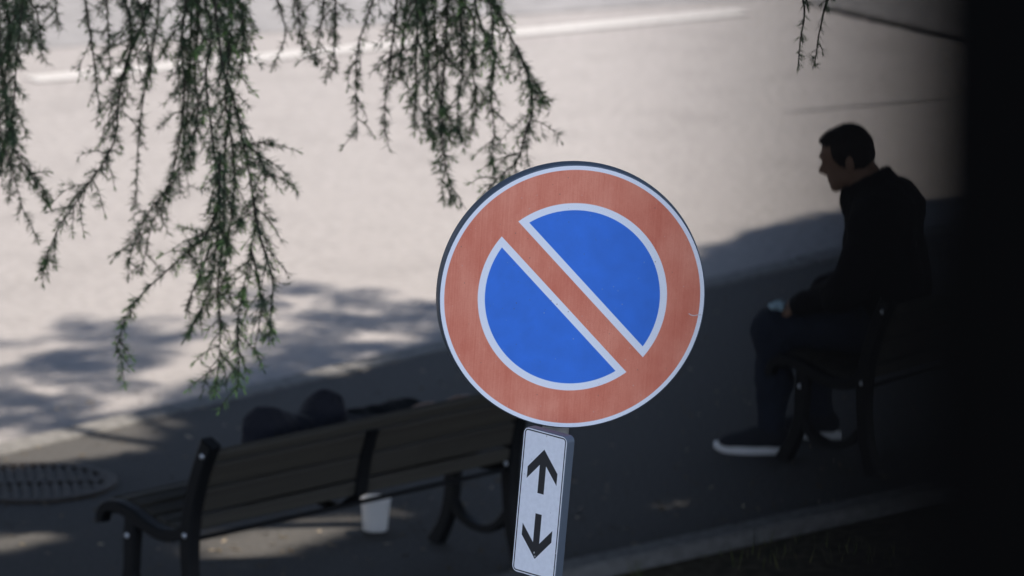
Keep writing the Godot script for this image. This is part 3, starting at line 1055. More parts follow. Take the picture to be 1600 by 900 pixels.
func panel_face_tex() -> ImageTexture:
	var w := 384
	var h := 1021
	var mm := 126.0 / w
	var im := Image.create(w, h, false, Image.FORMAT_RGB8)
	var s := FastNoiseLite.new()
	s.seed = 6
	s.frequency = 0.02
	var white := col(0.81, 0.81, 0.83)
	var black := col(0.016, 0.017, 0.02)
	for y in h:
		for x in w:
			var p := Vector2((x + 0.5) * mm, (y + 0.5) * mm)
			var c := white * (0.985 + 0.03 * s.get_noise_2d(x, y))
			# border line, rounded
			var q := (p - Vector2(63, 167.5)).abs() - Vector2(63 - 5.0 - 8.0, 167.5 - 5.0 - 8.0)
			var d := Vector2(maxf(q.x, 0), maxf(q.y, 0)).length() + minf(maxf(q.x, q.y), 0.0) - 8.0
			var k := soft(absf(d) - 1.35, 0.5)
			# arrows: apex, way to the foot
			for ar in [[41.0, 143.0, 1.0], [294.0, 190.0, -1.0]]:
				var dy: float = (p.y - ar[0]) * ar[2]
				var ax := absf(p.x - 63.0)
				var stem := maxf(ax - 9.0, maxf(-dy + 12.0, dy - absf(ar[1] - ar[0])))
				var edge: float = dy - ax * 1.10
				var wing := maxf(maxf(-edge, edge - 27.0) * 0.67, ax - 43.0)
				k = maxf(k, soft(minf(stem, wing), 0.5))
			c = c.lerp(black, k)
			im.set_pixel(x, y, c)
	rng.seed = 78
	for spot in [[60, 280, 2.2, 0], [63, 288, 1.7, 0], [60, 292, 1.2, 0], [66, 9, 2.2, 0], [122, 268, 1.6, 0], [12, 108, 0.8, 1], [30, 70, 0.6, 1], [96, 180, 0.6, 1], [104, 240, 0.5, 1], [118, 300, 1.0, 0]]:
		var c0 := col(0.55, 0.53, 0.5) if spot[3] == 0 else col(0.1, 0.09, 0.09)
		for yy in range(-9, 10):
			for xx in range(-9, 10):
				var k := soft(Vector2(xx, yy * 0.7).length() * mm - spot[2] * (0.8 + 0.4 * s.get_noise_2d(xx * 20, yy * 20)), 0.6)
				var ix := clampi(int(spot[0] / mm) + xx, 0, w - 1)
				var iy := clampi(int(spot[1] / mm) + yy, 0, h - 1)
				im.set_pixel(ix, iy, im.get_pixel(ix, iy).lerp(c0, k))
	return ImageTexture.create_from_image(im)

func cam_vec(v: Vector3) -> Vector3:
	return cr * v.x + cu * v.y + cb * v.z

func road_sign() -> void:
	var up := cam_vec(Vector3(0.0854, 0.976, 0.2)).normalized()      # the post leans a little to the right
	var centre := deep_at(894.5, 464.0, 12.73)
	var n_round := cam_vec(Vector3(0.13, -0.20, 0.97)).normalized()
	var post_top := centre - n_round * 0.07 + up * 0.20
	var foot := post_top - up * ((post_top.y + 0.05) / up.y)
	var t := thing("road_sign", foot, "round red and blue no parking sign on a leaning post with an arrow panel", "road sign")
	M.zinc_post = mat("galvanised_steel", col(0.32, 0.33, 0.34), 0.5, 0.5, 0.35)
	M.flange = mat("grey_blue_sheet_metal", col(0.085, 0.105, 0.13), 0.5, 0.5, 0.2)
	var st := st_new()
	tube(st, [Vector3.ZERO, post_top - foot], [0.03, 0.03], 20)
	part("post", done(st), M.zinc_post, t)
	# round plate: a shallow pan with a rolled edge; its own y axis is the sign's normal
	var up_s := cam_vec(Vector3(0.058, 0.978, 0.19))
	up_s = (up_s - n_round * up_s.dot(n_round)).normalized()
	var right_s := up_s.cross(n_round).normalized()
	var plate := Node3D.new()
	plate.name = "round_plate"
	t.add_child(plate)
	plate.position = centre - foot
	plate.basis = Basis(right_s, n_round, -up_s)
	st = st_new()
	lathe(st, [Vector2(0.0, -0.004), Vector2(0.285, -0.004), Vector2(0.288, -0.042), Vector2(0.297, -0.043), Vector2(0.3025, -0.039), Vector2(0.304, -0.030), Vector2(0.3025, -0.012), Vector2(0.3015, -0.004), Vector2(0.2995, -0.0005), Vector2(0.297, 0.0), Vector2(0.0, 0.0)], 160, false)
	part("pan", done(st), M.flange, plate)
	var face := mat("sign_sheeting", Color.WHITE, 0.42, 0.5)
	face.albedo_texture = sign_face_tex()
	st = st_new()
	st.set_smooth_group(0)
	for k in 160:
		var a := TAU * k / 160.0
		var b := TAU * (k + 1) / 160.0
		for q in [Vector2.ZERO, Vector2(cos(a), sin(a)), Vector2(cos(b), sin(b))]:
			st.set_uv(Vector2(0.5 + 0.4995 * q.x, 0.5 + 0.4995 * q.y))
			st.add_vertex(Vector3(q.x * 0.2985, 0.0012, q.y * 0.2985))
	part("sign_face", done(st), face, plate)
	for y in [-0.12, 0.10]:
		st = st_new()
		chamfer_box(st, Vector3(0.0, -0.034, y), Vector3(0.05, 0, 0), Vector3(0, 0.028, 0), Vector3(0, 0, 0.016), 0.004)
		part("clamp", done(st), M.zinc_post, plate)
	# arrow panel
	var rp := cam_vec(Vector3(0.0972, -0.0243, 0.077)).normalized()
	var upp := cam_vec(Vector3(0.0286, 0.327, 0.067))
	upp = (upp - rp * upp.dot(rp)).normalized()
	var np := rp.cross(upp).normalized()
	var mid := deep_at(843.5, 788.0, 12.72)
	var pan := Node3D.new()
	pan.name = "arrow_panel"
	t.add_child(pan)
	pan.position = mid - foot
	pan.basis = Basis(rp, upp, np)
	var out := rounded_rect(0.063, 0.1675, 0.014, 8)
	st = st_new()
	var inner := []
	for q in out:
		inner.append(q * Vector2(0.986, 0.994))
	for i in out.size():
		var j := (i + 1) % out.size()
		st.set_smooth_group(0)
		quad(st, v3(out[i], -0.024), v3(out[i], -0.0015), v3(out[j], -0.0015), v3(out[j], -0.024))
		st.set_smooth_group(1)
		quad(st, v3(out[i], -0.0015), v3(inner[i], 0.0), v3(inner[j], 0.0), v3(out[j], -0.0015))
		st.set_smooth_group(-1)
		tri(st, v3(inner[i], 0.0), Vector3(0, 0, 0), v3(inner[j], 0.0))
		tri(st, v3(out[j], -0.024), Vector3(0, 0, -0.024), v3(out[i], -0.024))
	part("pan", done(st), M.flange, pan)
	var pf := mat("panel_sheeting", Color.WHITE, 0.42, 0.5)
	pf.albedo_texture = panel_face_tex()
	st = st_new()
	st.set_smooth_group(0)
	for i in inner.size():
		var j := (i + 1) % inner.size()
		for q in [inner[i], Vector2.ZERO, inner[j]]:
			var e: Vector2 = q
			st.set_uv(Vector2(0.5 + e.x / 0.126, 0.5 - e.y / 0.335))
			st.add_vertex(v3(e * 0.997, 0.0012))
	part("panel_face", done(st), pf, pan)
	for y in [-0.11, 0.12]:
		st = st_new()
		chamfer_box(st, Vector3(0, y, -0.040), Vector3(0.04, 0, 0), Vector3(0, 0.014, 0), Vector3(0, 0, 0.018), 0.004)
		part("clamp", done(st), M.zinc_post, pan)

func v3(q: Vector2, z: float) -> Vector3:
	return Vector3(q.x, q.y, z)

func rounded_rect(hx: float, hy: float, r: float, n: int) -> Array:
	var out := []
	for c in 4:
		var cx: float = [1, 1, -1, -1][c] * (hx - r)
		var cy: float = [1, -1, -1, 1][c] * (hy - r)
		for k in n + 1:
			var a := PI / 2.0 - (c + float(k) / n) * PI / 2.0
			out.append(Vector2(cx + cos(a) * r, cy + sin(a) * r))
	return out

# ---------------------------------------------------------------- benches
const BENCH_L := 1.47
const BENCH_TURN := 45.5

func bench_frame(x: float) -> ArrayMesh:
	var st := st_new()
	beam(st, x, [Vector2(0.05, 0.0), Vector2(0.015, 0.10), Vector2(0.0, 0.22), Vector2(0.0, 0.34), Vector2(0.018, 0.44), Vector2(0.058, 0.56), Vector2(0.104, 0.655)], [0.06, 0.05, 0.048, 0.056, 0.05, 0.05, 0.058], 0.050)
	beam(st, x, [Vector2(0.005, 0.362), Vector2(-0.06, 0.328), Vector2(-0.13, 0.320), Vector2(-0.20, 0.336), Vector2(-0.27, 0.362), Vector2(-0.335, 0.376), Vector2(-0.39, 0.368), Vector2(-0.418, 0.338), Vector2(-0.420, 0.312)], [0.05, 0.042, 0.042, 0.044, 0.044, 0.04, 0.038, 0.034, 0.03], 0.046)
	beam(st, x, [Vector2(-0.27, 0.345), Vector2(-0.278, 0.26), Vector2(-0.285, 0.17), Vector2(-0.315, 0.08), Vector2(-0.365, 0.0)], [0.058, 0.056, 0.05, 0.048, 0.06], 0.042)
	beam(st, x, [Vector2(-0.285, 0.175), Vector2(-0.235, 0.115), Vector2(-0.15, 0.088), Vector2(-0.07, 0.105), Vector2(0.0, 0.17)], [0.04, 0.034, 0.03, 0.032, 0.04], 0.036)
	return done(st)

func make_bench(label: String) -> Node3D:
	var t := thing("park_bench", Vector3.ZERO, label, "bench", "slatted benches on the pavement")
	var bolts := [Vector2(0.0, 0.338), Vector2(-0.277, 0.292), Vector2(0.088, 0.612)]
	for x in [0.0, BENCH_L]:
		var f := part("end_frame", bench_frame(x), M.iron, t)
		for q in bolts:
			for s in [-1.0, 1.0]:
				var st := st_new()
				var c := Vector3(x + s * 0.024, q.y, q.x)
				tube(st, [c, c + Vector3(s * 0.004, 0, 0), c + Vector3(s * 0.007, 0, 0)], [0.009, 0.0085, 0.004], 12)
				part("bolt", done(st), M.zinc, f)
	# back slats: from, to along the recline
	var a := Vector2(0.0, 0.34)
	var k := 0
	var y := 0.352
	for w in [0.046, 0.080, 0.080, 0.036]:
		var g: float = [0.013, 0.006, 0.007, 0.0][k]
		var mid: float = y + w * 0.5
		var z0 := back_z(y)
		var z1 := back_z(y + w)
		var d := Vector3(0, w, z1 - z0).normalized()
		var nrm := d.cross(Vector3.RIGHT)
		var st := st_new()
		var push := -0.004 if k == 3 else 0.0
		chamfer_box(st, Vector3(BENCH_L * 0.5, mid, (z0 + z1) * 0.5 + push), Vector3(BENCH_L * 0.5 - 0.027, 0, 0), d * w * 0.5, nrm * (0.016 if k < 3 else 0.014), 0.005)
		part("back_slat", done(st), M.wood[k % 3], t)
		y += w + g
		k += 1
	var zs := [-0.055, -0.115, -0.175, -0.235, -0.295, -0.35]
	for i in zs.size():
		var z: float = zs[i]
		var y0 := seat_y(z - 0.024)
		var y1 := seat_y(z + 0.024)
		var d := Vector3(0, y1 - y0, 0.048).normalized()
		var nrm := d.cross(Vector3.RIGHT)
		var st := st_new()
		chamfer_box(st, Vector3(BENCH_L * 0.5, (y0 + y1) * 0.5 + 0.012, z), Vector3(BENCH_L * 0.5 - 0.027, 0, 0), nrm * 0.014, d * 0.0265, 0.005)
		part("seat_slat", done(st), M.wood[(i + 1) % 3], t)
	var sb := st_new()
	chamfer_box(sb, Vector3(BENCH_L * 0.5, 0.363, -0.404), Vector3(BENCH_L * 0.5 - 0.027, 0, 0), Vector3(0, 0.021, -0.014), Vector3(0, 0.009, 0.0135), 0.004)
	part("seat_slat", done(sb), M.wood[0], t)
	# the middle brace behind the back and under the seat, and the tie rod
	sb = st_new()
	beam(sb, BENCH_L * 0.5, [Vector2(0.030, 0.352), Vector2(0.042, 0.44), Vector2(0.070, 0.535), Vector2(0.088, 0.575)], [0.014, 0.014, 0.014, 0.012], 0.05)
	beam(sb, BENCH_L * 0.5, [Vector2(0.030, 0.36), Vector2(-0.06, 0.301), Vector2(-0.13, 0.292), Vector2(-0.27, 0.332), Vector2(-0.38, 0.345)], [0.016, 0.016, 0.016, 0.016, 0.012], 0.046)
	part("middle_brace", done(sb), M.iron, t)
	sb = st_new()
	tube(sb, [Vector3(0.02, 0.318, 0.0), Vector3(BENCH_L - 0.02, 0.318, 0.0)], [0.008, 0.008], 10)
	part("tie_rod", done(sb), M.iron, t)
	return t

func back_z(y: float) -> float:
	var pts := [Vector2(0.34, 0.0), Vector2(0.44, 0.018), Vector2(0.56, 0.058), Vector2(0.655, 0.104), Vector2(0.75, 0.156)]
	for i in pts.size() - 1:
		if y <= pts[i + 1].x:
			return lerpf(pts[i].y, pts[i + 1].y, (y - pts[i].x) / (pts[i + 1].x - pts[i].x))
	return pts[-1].y

func seat_y(z: float) -> float:
	var pts := [Vector2(-0.42, 0.352), Vector2(-0.39, 0.368), Vector2(-0.335, 0.376), Vector2(-0.27, 0.362), Vector2(-0.20, 0.336), Vector2(-0.13, 0.320), Vector2(-0.06, 0.328), Vector2(0.02, 0.36)]
	for i in pts.size() - 1:
		if z <= pts[i + 1].x:
			return lerpf(pts[i].y, pts[i + 1].y, (z - pts[i].x) / (pts[i + 1].x - pts[i].x))
	return pts[-1].y

var bench_one: Node3D
var bench_two: Node3D

func benches() -> void:
	bench_one = make_bench("dark slatted bench seen from behind with someone lying on it")
	var o := ground_at(297, 835, 0.338)
	bench_one.position = Vector3(o.x, 0, o.z)
	bench_one.rotation.y = deg_to_rad(BENCH_TURN)
	bench_two = bench_one.duplicate()
	bench_two.name = "park_bench_001"
	add_child(bench_two)
	tag(bench_two, "dark bench under the seated man, lost in shade at the right", "bench", "slatted benches on the pavement")
	bench_two.position = bed0 + bed_u * 1.80 - bed_n * 0.34
	bench_two.position.y = 0.0
	bench_two.rotation.y = deg_to_rad(BENCH_TURN + 6.0)

# ---------------------------------------------------------------- people
func cloth(called: String, c: Color, sheen := 0.25) -> StandardMaterial3D:
	var m := mat(called, c, 0.93, 0.25)
	m.rim_enabled = true
	m.rim = sheen
	m.albedo_texture = noise_tex(256, 0.08, 31, [[0.0, col(0.7, 0.7, 0.7)], [1.0, col(1, 1, 1)]], 4)
	m.uv1_triplanar = true
	m.uv1_scale = Vector3(5, 5, 5)
	return m

func folds(f: Field, by: float, freq := 9.0) -> void:
	f.wobble = FastNoiseLite.new()
	f.wobble.seed = 8
	f.wobble.frequency = freq
	f.wobble_by = by

# a hand with five fingers added to a field: wrist, knuckle direction, palm side, thumb side, curl
func hand(f: Field, wrist: Vector3, fwd: Vector3, palm: Vector3, thumb: Vector3, curl: float) -> void:
	var mid := wrist + fwd * 0.085
	for i in 4:
		var o := thumb * (0.03 - 0.02 * i)
		f.cap(wrist + thumb * (0.016 - 0.011 * i), mid + o, 0.015, 0.0115)
		var a := mid + o
		var d := fwd
		var l: float = [0.040, 0.045, 0.042, 0.033][i]
		for j in 3:
			d = (d + palm * curl * [0.5, 0.9, 0.8][j]).normalized()
			var b := a + d * l
			f.cap(a, b, 0.0098 - 0.0008 * j, 0.0090 - 0.0009 * j)
			a = b
			l *= 0.68
	var t0 := wrist + fwd * 0.025 + thumb * 0.022
	var t1 := t0 + (fwd * 0.6 + thumb * 0.7 + palm * 0.2).normalized() * 0.042
	var t2 := t1 + (fwd * 0.85 + thumb * 0.25 + palm * 0.35).normalized() * 0.034
	var t3 := t2 + (fwd + palm * 0.45).normalized() * 0.026
	f.cap(t0, t1, 0.014, 0.0115)
	f.cap(t1, t2, 0.0112, 0.0098)
	f.cap(t2, t3, 0.0098, 0.008)

func shoe(parent: Node, ankle: Vector3, fwd: Vector3, upper_m: Material, sole_m: Material) -> void:
	# ankle above the heel, on the ground at y = 0
	var right := fwd.cross(Vector3.UP).normalized()
	var heel := Vector3(ankle.x, 0, ankle.z) - fwd * 0.065
	var f := Field.new()
	f.k = 0.03
	f.cap(heel + fwd * 0.035 + Vector3(0, 0.055, 0), heel + fwd * 0.13 + Vector3(0, 0.058, 0), 0.036, 0.038)
	f.cap(heel + fwd * 0.13 + Vector3(0, 0.055, 0), heel + fwd * 0.245 + Vector3(0, 0.034, 0), 0.036, 0.024)
	f.cap(heel + fwd * 0.17 + right * 0.012 + Vector3(0, 0.040, 0), heel + fwd * 0.225 - right * 0.008 + Vector3(0, 0.033, 0), 0.034, 0.029)
	f.cap(heel + fwd * 0.05 + Vector3(0, 0.07, 0), ankle + Vector3(0, -0.005, 0), 0.038, 0.042)
	f.cut(Vector3.DOWN, Vector3(0, 0.024, 0))
	var mid := heel + fwd * 0.13
	part("shoe", skin(f, mid + Vector3(-0.20, 0.0, -0.20), mid + Vector3(0.20, 0.20, 0.20), 0.008), upper_m, parent)
	# sole: an outline swept up
	var st := st_new()
	st.set_smooth_group(0)
	var out := []
	for i in 40:
		var a := TAU * i / 40.0
		var u := 0.145 + 0.15 * cos(a)
		var w := (0.036 + 0.012 * smoothstep(0.05, 0.22, u)) * signf(sin(a)) * pow(absf(sin(a)), 0.75)
		out.append(heel + fwd * (u - 0.005) + right * w)
	var toe_lift := func(i: int): return 0.022 * pow(maxf(cos(TAU * i / 40.0), 0.0), 5.0)
	for i in 40:
		var j := (i + 1) % 40
		var y0: float = toe_lift.call(i)
		var y1: float = toe_lift.call(j)
		quad(st, out[i] + Vector3(0, y0, 0), out[j] + Vector3(0, y1, 0), out[j] + Vector3(0, y1 + 0.024 - 0.3 * y1, 0), out[i] + Vector3(0, y0 + 0.024 - 0.3 * y0, 0))
		tri(st, out[i] + Vector3(0, y0 + 0.024 - 0.3 * y0, 0), out[j] + Vector3(0, y1 + 0.024 - 0.3 * y1, 0), mid + Vector3(0, 0.026, 0))
		tri(st, out[j] + Vector3(0, y1, 0), out[i] + Vector3(0, y0, 0), mid)
	part("shoe_sole", done(st), sole_m, parent)

func seated_man() -> void:
	var foot := ground_at(1188, 694)
	var t := thing("person", foot, "man in dark jacket and jeans sitting in profile on the shaded bench", "person", "", deg_to_rad(165.0))
	t.rotation.z = deg_to_rad(-1.3)
	t.scale = Vector3(1.0, 0.985, 1.0)
	M.skin = mat("skin", col(0.22, 0.125, 0.08), 0.6, 0.4)
	M.hair = mat("dark_hair", col(0.014, 0.011, 0.009), 0.75, 0.3)
	M.jacket = cloth("black_jacket", col(0.010, 0.010, 0.011), 0.1)
	M.jeans = cloth("blue_jeans", col(0.020, 0.025, 0.038), 0.1)
	M.shoe_dark = cloth("dark_canvas", col(0.022, 0.024, 0.03))
	M.rubber = mat("white_rubber", col(0.62, 0.62, 0.62), 0.7, 0.4)
	# local axes: x forward, y up, z away from the camera (his right)
	var hip := [Vector3(-0.53, 0.455, -0.09), Vector3(-0.53, 0.455, 0.09)]
	var knee := [Vector3(-0.085, 0.475, -0.13), Vector3(-0.15, 0.475, 0.14)]
	var ankle := [Vector3(-0.075, 0.10, -0.14), Vector3(-0.20, 0.10, 0.15)]
	var sho := [Vector3(-0.495, 0.905, -0.18), Vector3(-0.495, 0.905, 0.18)]
	var elb := [Vector3(-0.375, 0.635, -0.235), Vector3(-0.40, 0.635, 0.22)]
	var wri := [Vector3(-0.195, 0.572, -0.155), Vector3(-0.215, 0.575, 0.13)]
	# body: head and neck, hands and a slim frame in one surface
	var body := st_new()
	var hd := Field.new()
	hd.k = 0.014
	hd.ball(Vector3(-0.350, 1.132, 0), Vector3(0.096, 0.094, 0.077))
	hd.ball(Vector3(-0.335, 1.072, 0), Vector3(0.063, 0.088, 0.062))
	hd.cap(Vector3(-0.345, 1.035, -0.045), Vector3(-0.312, 1.000, -0.02), 0.026, 0.022)
	hd.cap(Vector3(-0.345, 1.035, 0.045), Vector3(-0.312, 1.000, 0.02), 0.026, 0.022)
	hd.cap(Vector3(-0.308, 0.996, -0.010), Vector3(-0.308, 0.996, 0.010), 0.019, 0.019)
	hd.cap(Vector3(-0.262, 1.110, -0.030), Vector3(-0.262, 1.110, 0.030), 0.014, 0.014)
	hd.cap(Vector3(-0.266, 1.092, 0), Vector3(-0.251, 1.052, 0), 0.007, 0.0115)
	hd.cap(Vector3(-0.275, 1.078, 0), Vector3(-0.270, 1.054, 0), 0.012, 0.015)
	hd.cap(Vector3(-0.268, 1.049, -0.009), Vector3(-0.268, 1.049, 0.009), 0.0085, 0.0085)
	hd.cap(Vector3(-0.287, 1.026, -0.014), Vector3(-0.287, 1.026, 0.014), 0.0085, 0.0085)
	hd.cap(Vector3(-0.291, 1.014, -0.012), Vector3(-0.291, 1.014, 0.012), 0.0085, 0.0085)
	for s in [-1.0, 1.0]:
		hd.ball(Vector3(-0.375, 1.090, 0.080 * s), Vector3(0.017, 0.031, 0.010))
		hd.ball(Vector3(-0.272, 1.092, 0.032 * s), Vector3(0.010, 0.010, 0.012))
		hd.hollow.append(Vector3(-0.246, 1.087, 0.033 * s))
		hd.hollow_r.append(0.017)
	hd.cap(Vector3(-0.400, 1.060, 0), Vector3(-0.465, 0.965, 0), 0.056, 0.062)
	hd.cap(Vector3(-0.370, 1.030, 0), Vector3(-0.440, 0.950, 0), 0.050, 0.058)
	var c0 := nets(hd, Vector3(-0.56, 0.90, -0.11), Vector3(-0.22, 1.25, 0.11), 0.0055, body, 0)
	var hn := Field.new()
	hn.k = 0.010
	hand(hn, wri[0], Vector3(0.80, -0.42, 0.30).normalized(), Vector3(-0.1, -0.85, 0.5).normalized(), Vector3(0.15, 0.35, 0.9).normalized(), 0.62)
	hn.cap(wri[0] + Vector3(-0.05, 0.01, -0.02), wri[0] + Vector3(0.01, 0, 0), 0.026, 0.024)
	c0 = nets(hn, wri[0] + Vector3(-0.09, -0.16, -0.10), wri[0] + Vector3(0.20, 0.10, 0.16), 0.0045, body, c0)
	hn = Field.new()
	hn.k = 0.010
	hand(hn, wri[1], Vector3(0.80, -0.42, -0.30).normalized(), Vector3(-0.1, -0.85, -0.5).normalized(), Vector3(0.15, 0.35, -0.9).normalized(), 0.6)
	hn.cap(wri[1] + Vector3(-0.05, 0.01, 0.02), wri[1] + Vector3(0.01, 0, 0), 0.026, 0.024)
	c0 = nets(hn, wri[1] + Vector3(-0.09, -0.16, -0.16), wri[1] + Vector3(0.20, 0.10, 0.10), 0.0055, body, c0)
	var fr := Field.new()
	fr.k = 0.06
	fr.cap(Vector3(-0.54, 0.50, 0), Vector3(-0.50, 0.86, 0), 0.09, 0.10)
	fr.cap(Vector3(-0.48, 0.90, 0), Vector3(-0.455, 0.99, 0), 0.06, 0.05)
	for s in 2:
		fr.cap(sho[s], elb[s], 0.045, 0.036)
		fr.cap(elb[s], wri[s], 0.036, 0.024)
		fr.cap(hip[s], knee[s], 0.07, 0.05)
		fr.cap(knee[s], ankle[s], 0.048, 0.034)
		fr.cap(Vector3(-0.50, 0.88, 0), sho[s], 0.06, 0.045)
	nets(fr, Vector3(-0.70, 0.02, -0.32), Vector3(0.02, 1.04, 0.32), 0.016, body, c0)
	part("body", body.commit(), M.skin, t)
	# hair: short, brushed forward
	var hf := Field.new()
	hf.k = 0.02
	hf.ball(Vector3(-0.356, 1.134, 0), Vector3(0.094, 0.099, 0.083))
	hf.cap(Vector3(-0.285, 1.178, -0.035), Vector3(-0.285, 1.178, 0.035), 0.024, 0.024)
	hf.cap(Vector3(-0.258, 1.165, -0.025), Vector3(-0.258, 1.165, 0.025), 0.013, 0.013)
	hf.cap(Vector3(-0.405, 1.11, -0.045), Vector3(-0.405, 1.11, 0.045), 0.040, 0.040)
	hf.cut(Vector3(0.86, -0.80, 0), Vector3(-0.262, 1.150, 0))
	hf.cut(Vector3(0.10, -1.0, 0), Vector3(-0.38, 1.070, 0))
	folds(hf, 0.004, 45.0)
	part("hair", skin(hf, Vector3(-0.47, 1.03, -0.11), Vector3(-0.22, 1.26, 0.11), 0.006), M.hair, t)
	# jacket with sleeves and a low collar
	var jk := Field.new()
	jk.k = 0.06
	for s in [-1.0, 1.0]:
		jk.cap(Vector3(-0.535, 0.50, 0.075 * s), Vector3(-0.52, 0.66, 0.075 * s), 0.115, 0.110)
		jk.cap(Vector3(-0.52, 0.66, 0.075 * s), Vector3(-0.495, 0.86, 0.09 * s), 0.110, 0.115)
	jk.cap(Vector3(-0.50, 0.90, -0.08), Vector3(-0.50, 0.90, 0.08), 0.105, 0.105)
	for s in 2:
		jk.cap(Vector3(-0.495, 0.93, 0.04 if s else -0.04), sho[s], 0.085, 0.078)
		jk.cap(sho[s], elb[s], 0.078, 0.060)
		jk.cap(elb[s], wri[s], 0.060, 0.043)
	jk.cap(Vector3(-0.475, 0.965, 0), Vector3(-0.450, 1.035, 0), 0.072, 0.062)
	jk.cap(Vector3(-0.405, 0.945, 0), Vector3(-0.425, 0.78, 0), 0.068, 0.095)
	jk.cap(Vector3(-0.43, 0.985, 0), Vector3(-0.405, 0.96, 0), 0.064, 0.060)
	jk.cut(Vector3(0.42, 0.9, 0), Vector3(-0.445, 1.045, 0))
	jk.cut(Vector3.DOWN, Vector3(0, 0.40, 0))
	folds(jk, 0.012)
	part("jacket", skin(jk, Vector3(-0.72, 0.36, -0.36), Vector3(-0.12, 1.12, 0.36), 0.011), M.jacket, t)
	# jeans
	var jn := Field.new()
	jn.k = 0.05
	jn.cap(Vector3(-0.545, 0.475, -0.06), Vector3(-0.545, 0.475, 0.06), 0.105, 0.105)
	for s in 2:
		jn.cap(hip[s] + Vector3(0, 0.015, 0), knee[s], 0.092, 0.066)
		jn.cap(knee[s] + Vector3(0, -0.005, 0), (knee[s] as Vector3).lerp(ankle[s], 0.5) + Vector3(-0.012, 0, 0), 0.068, 0.062)
		jn.cap((knee[s] as Vector3).lerp(ankle[s], 0.5) + Vector3(-0.012, 0, 0), ankle[s] + Vector3(0, 0.005, 0), 0.062, 0.052)
	jn.cut(Vector3.DOWN, Vector3(0, 0.085, 0))
	folds(jn, 0.012, 12.0)
	part("trousers", skin(jn, Vector3(-0.72, 0.06, -0.27), Vector3(0.04, 0.64, 0.27), 0.011), M.jeans, t)
	for s in 2:
		shoe(t, ankle[s] + Vector3(-0.01, 0.0, 0), Vector3(1, 0, 0.05 if s else -0.05).normalized(), M.shoe_dark, M.rubber)
	# a pale blue tissue held between the fingers
	var tip: Vector3 = t.transform * (wri[0] + Vector3(0.085, -0.015, 0.02))
	var ti := thing("tissue", tip, "small crumpled pale blue tissue in the seated man's hand", "tissue", "", 0.4)
	var cf := Field.new()
	cf.k = 0.012
	cf.ball(Vector3(0, 0, 0), Vector3(0.030, 0.016, 0.026))
	cf.ball(Vector3(-0.020, 0.010, 0.010), Vector3(0.022, 0.010, 0.014))
	cf.ball(Vector3(0.018, 0.012, -0.01), Vector3(0.020, 0.012, 0.012))
	folds(cf, 0.014, 40.0)
	part("crumpled_sheet", skin(cf, Vector3(-0.06, -0.04, -0.05), Vector3(0.06, 0.05, 0.05), 0.004), mat("pale_blue_paper", col(0.42, 0.58, 0.66), 0.9, 0.3), ti)

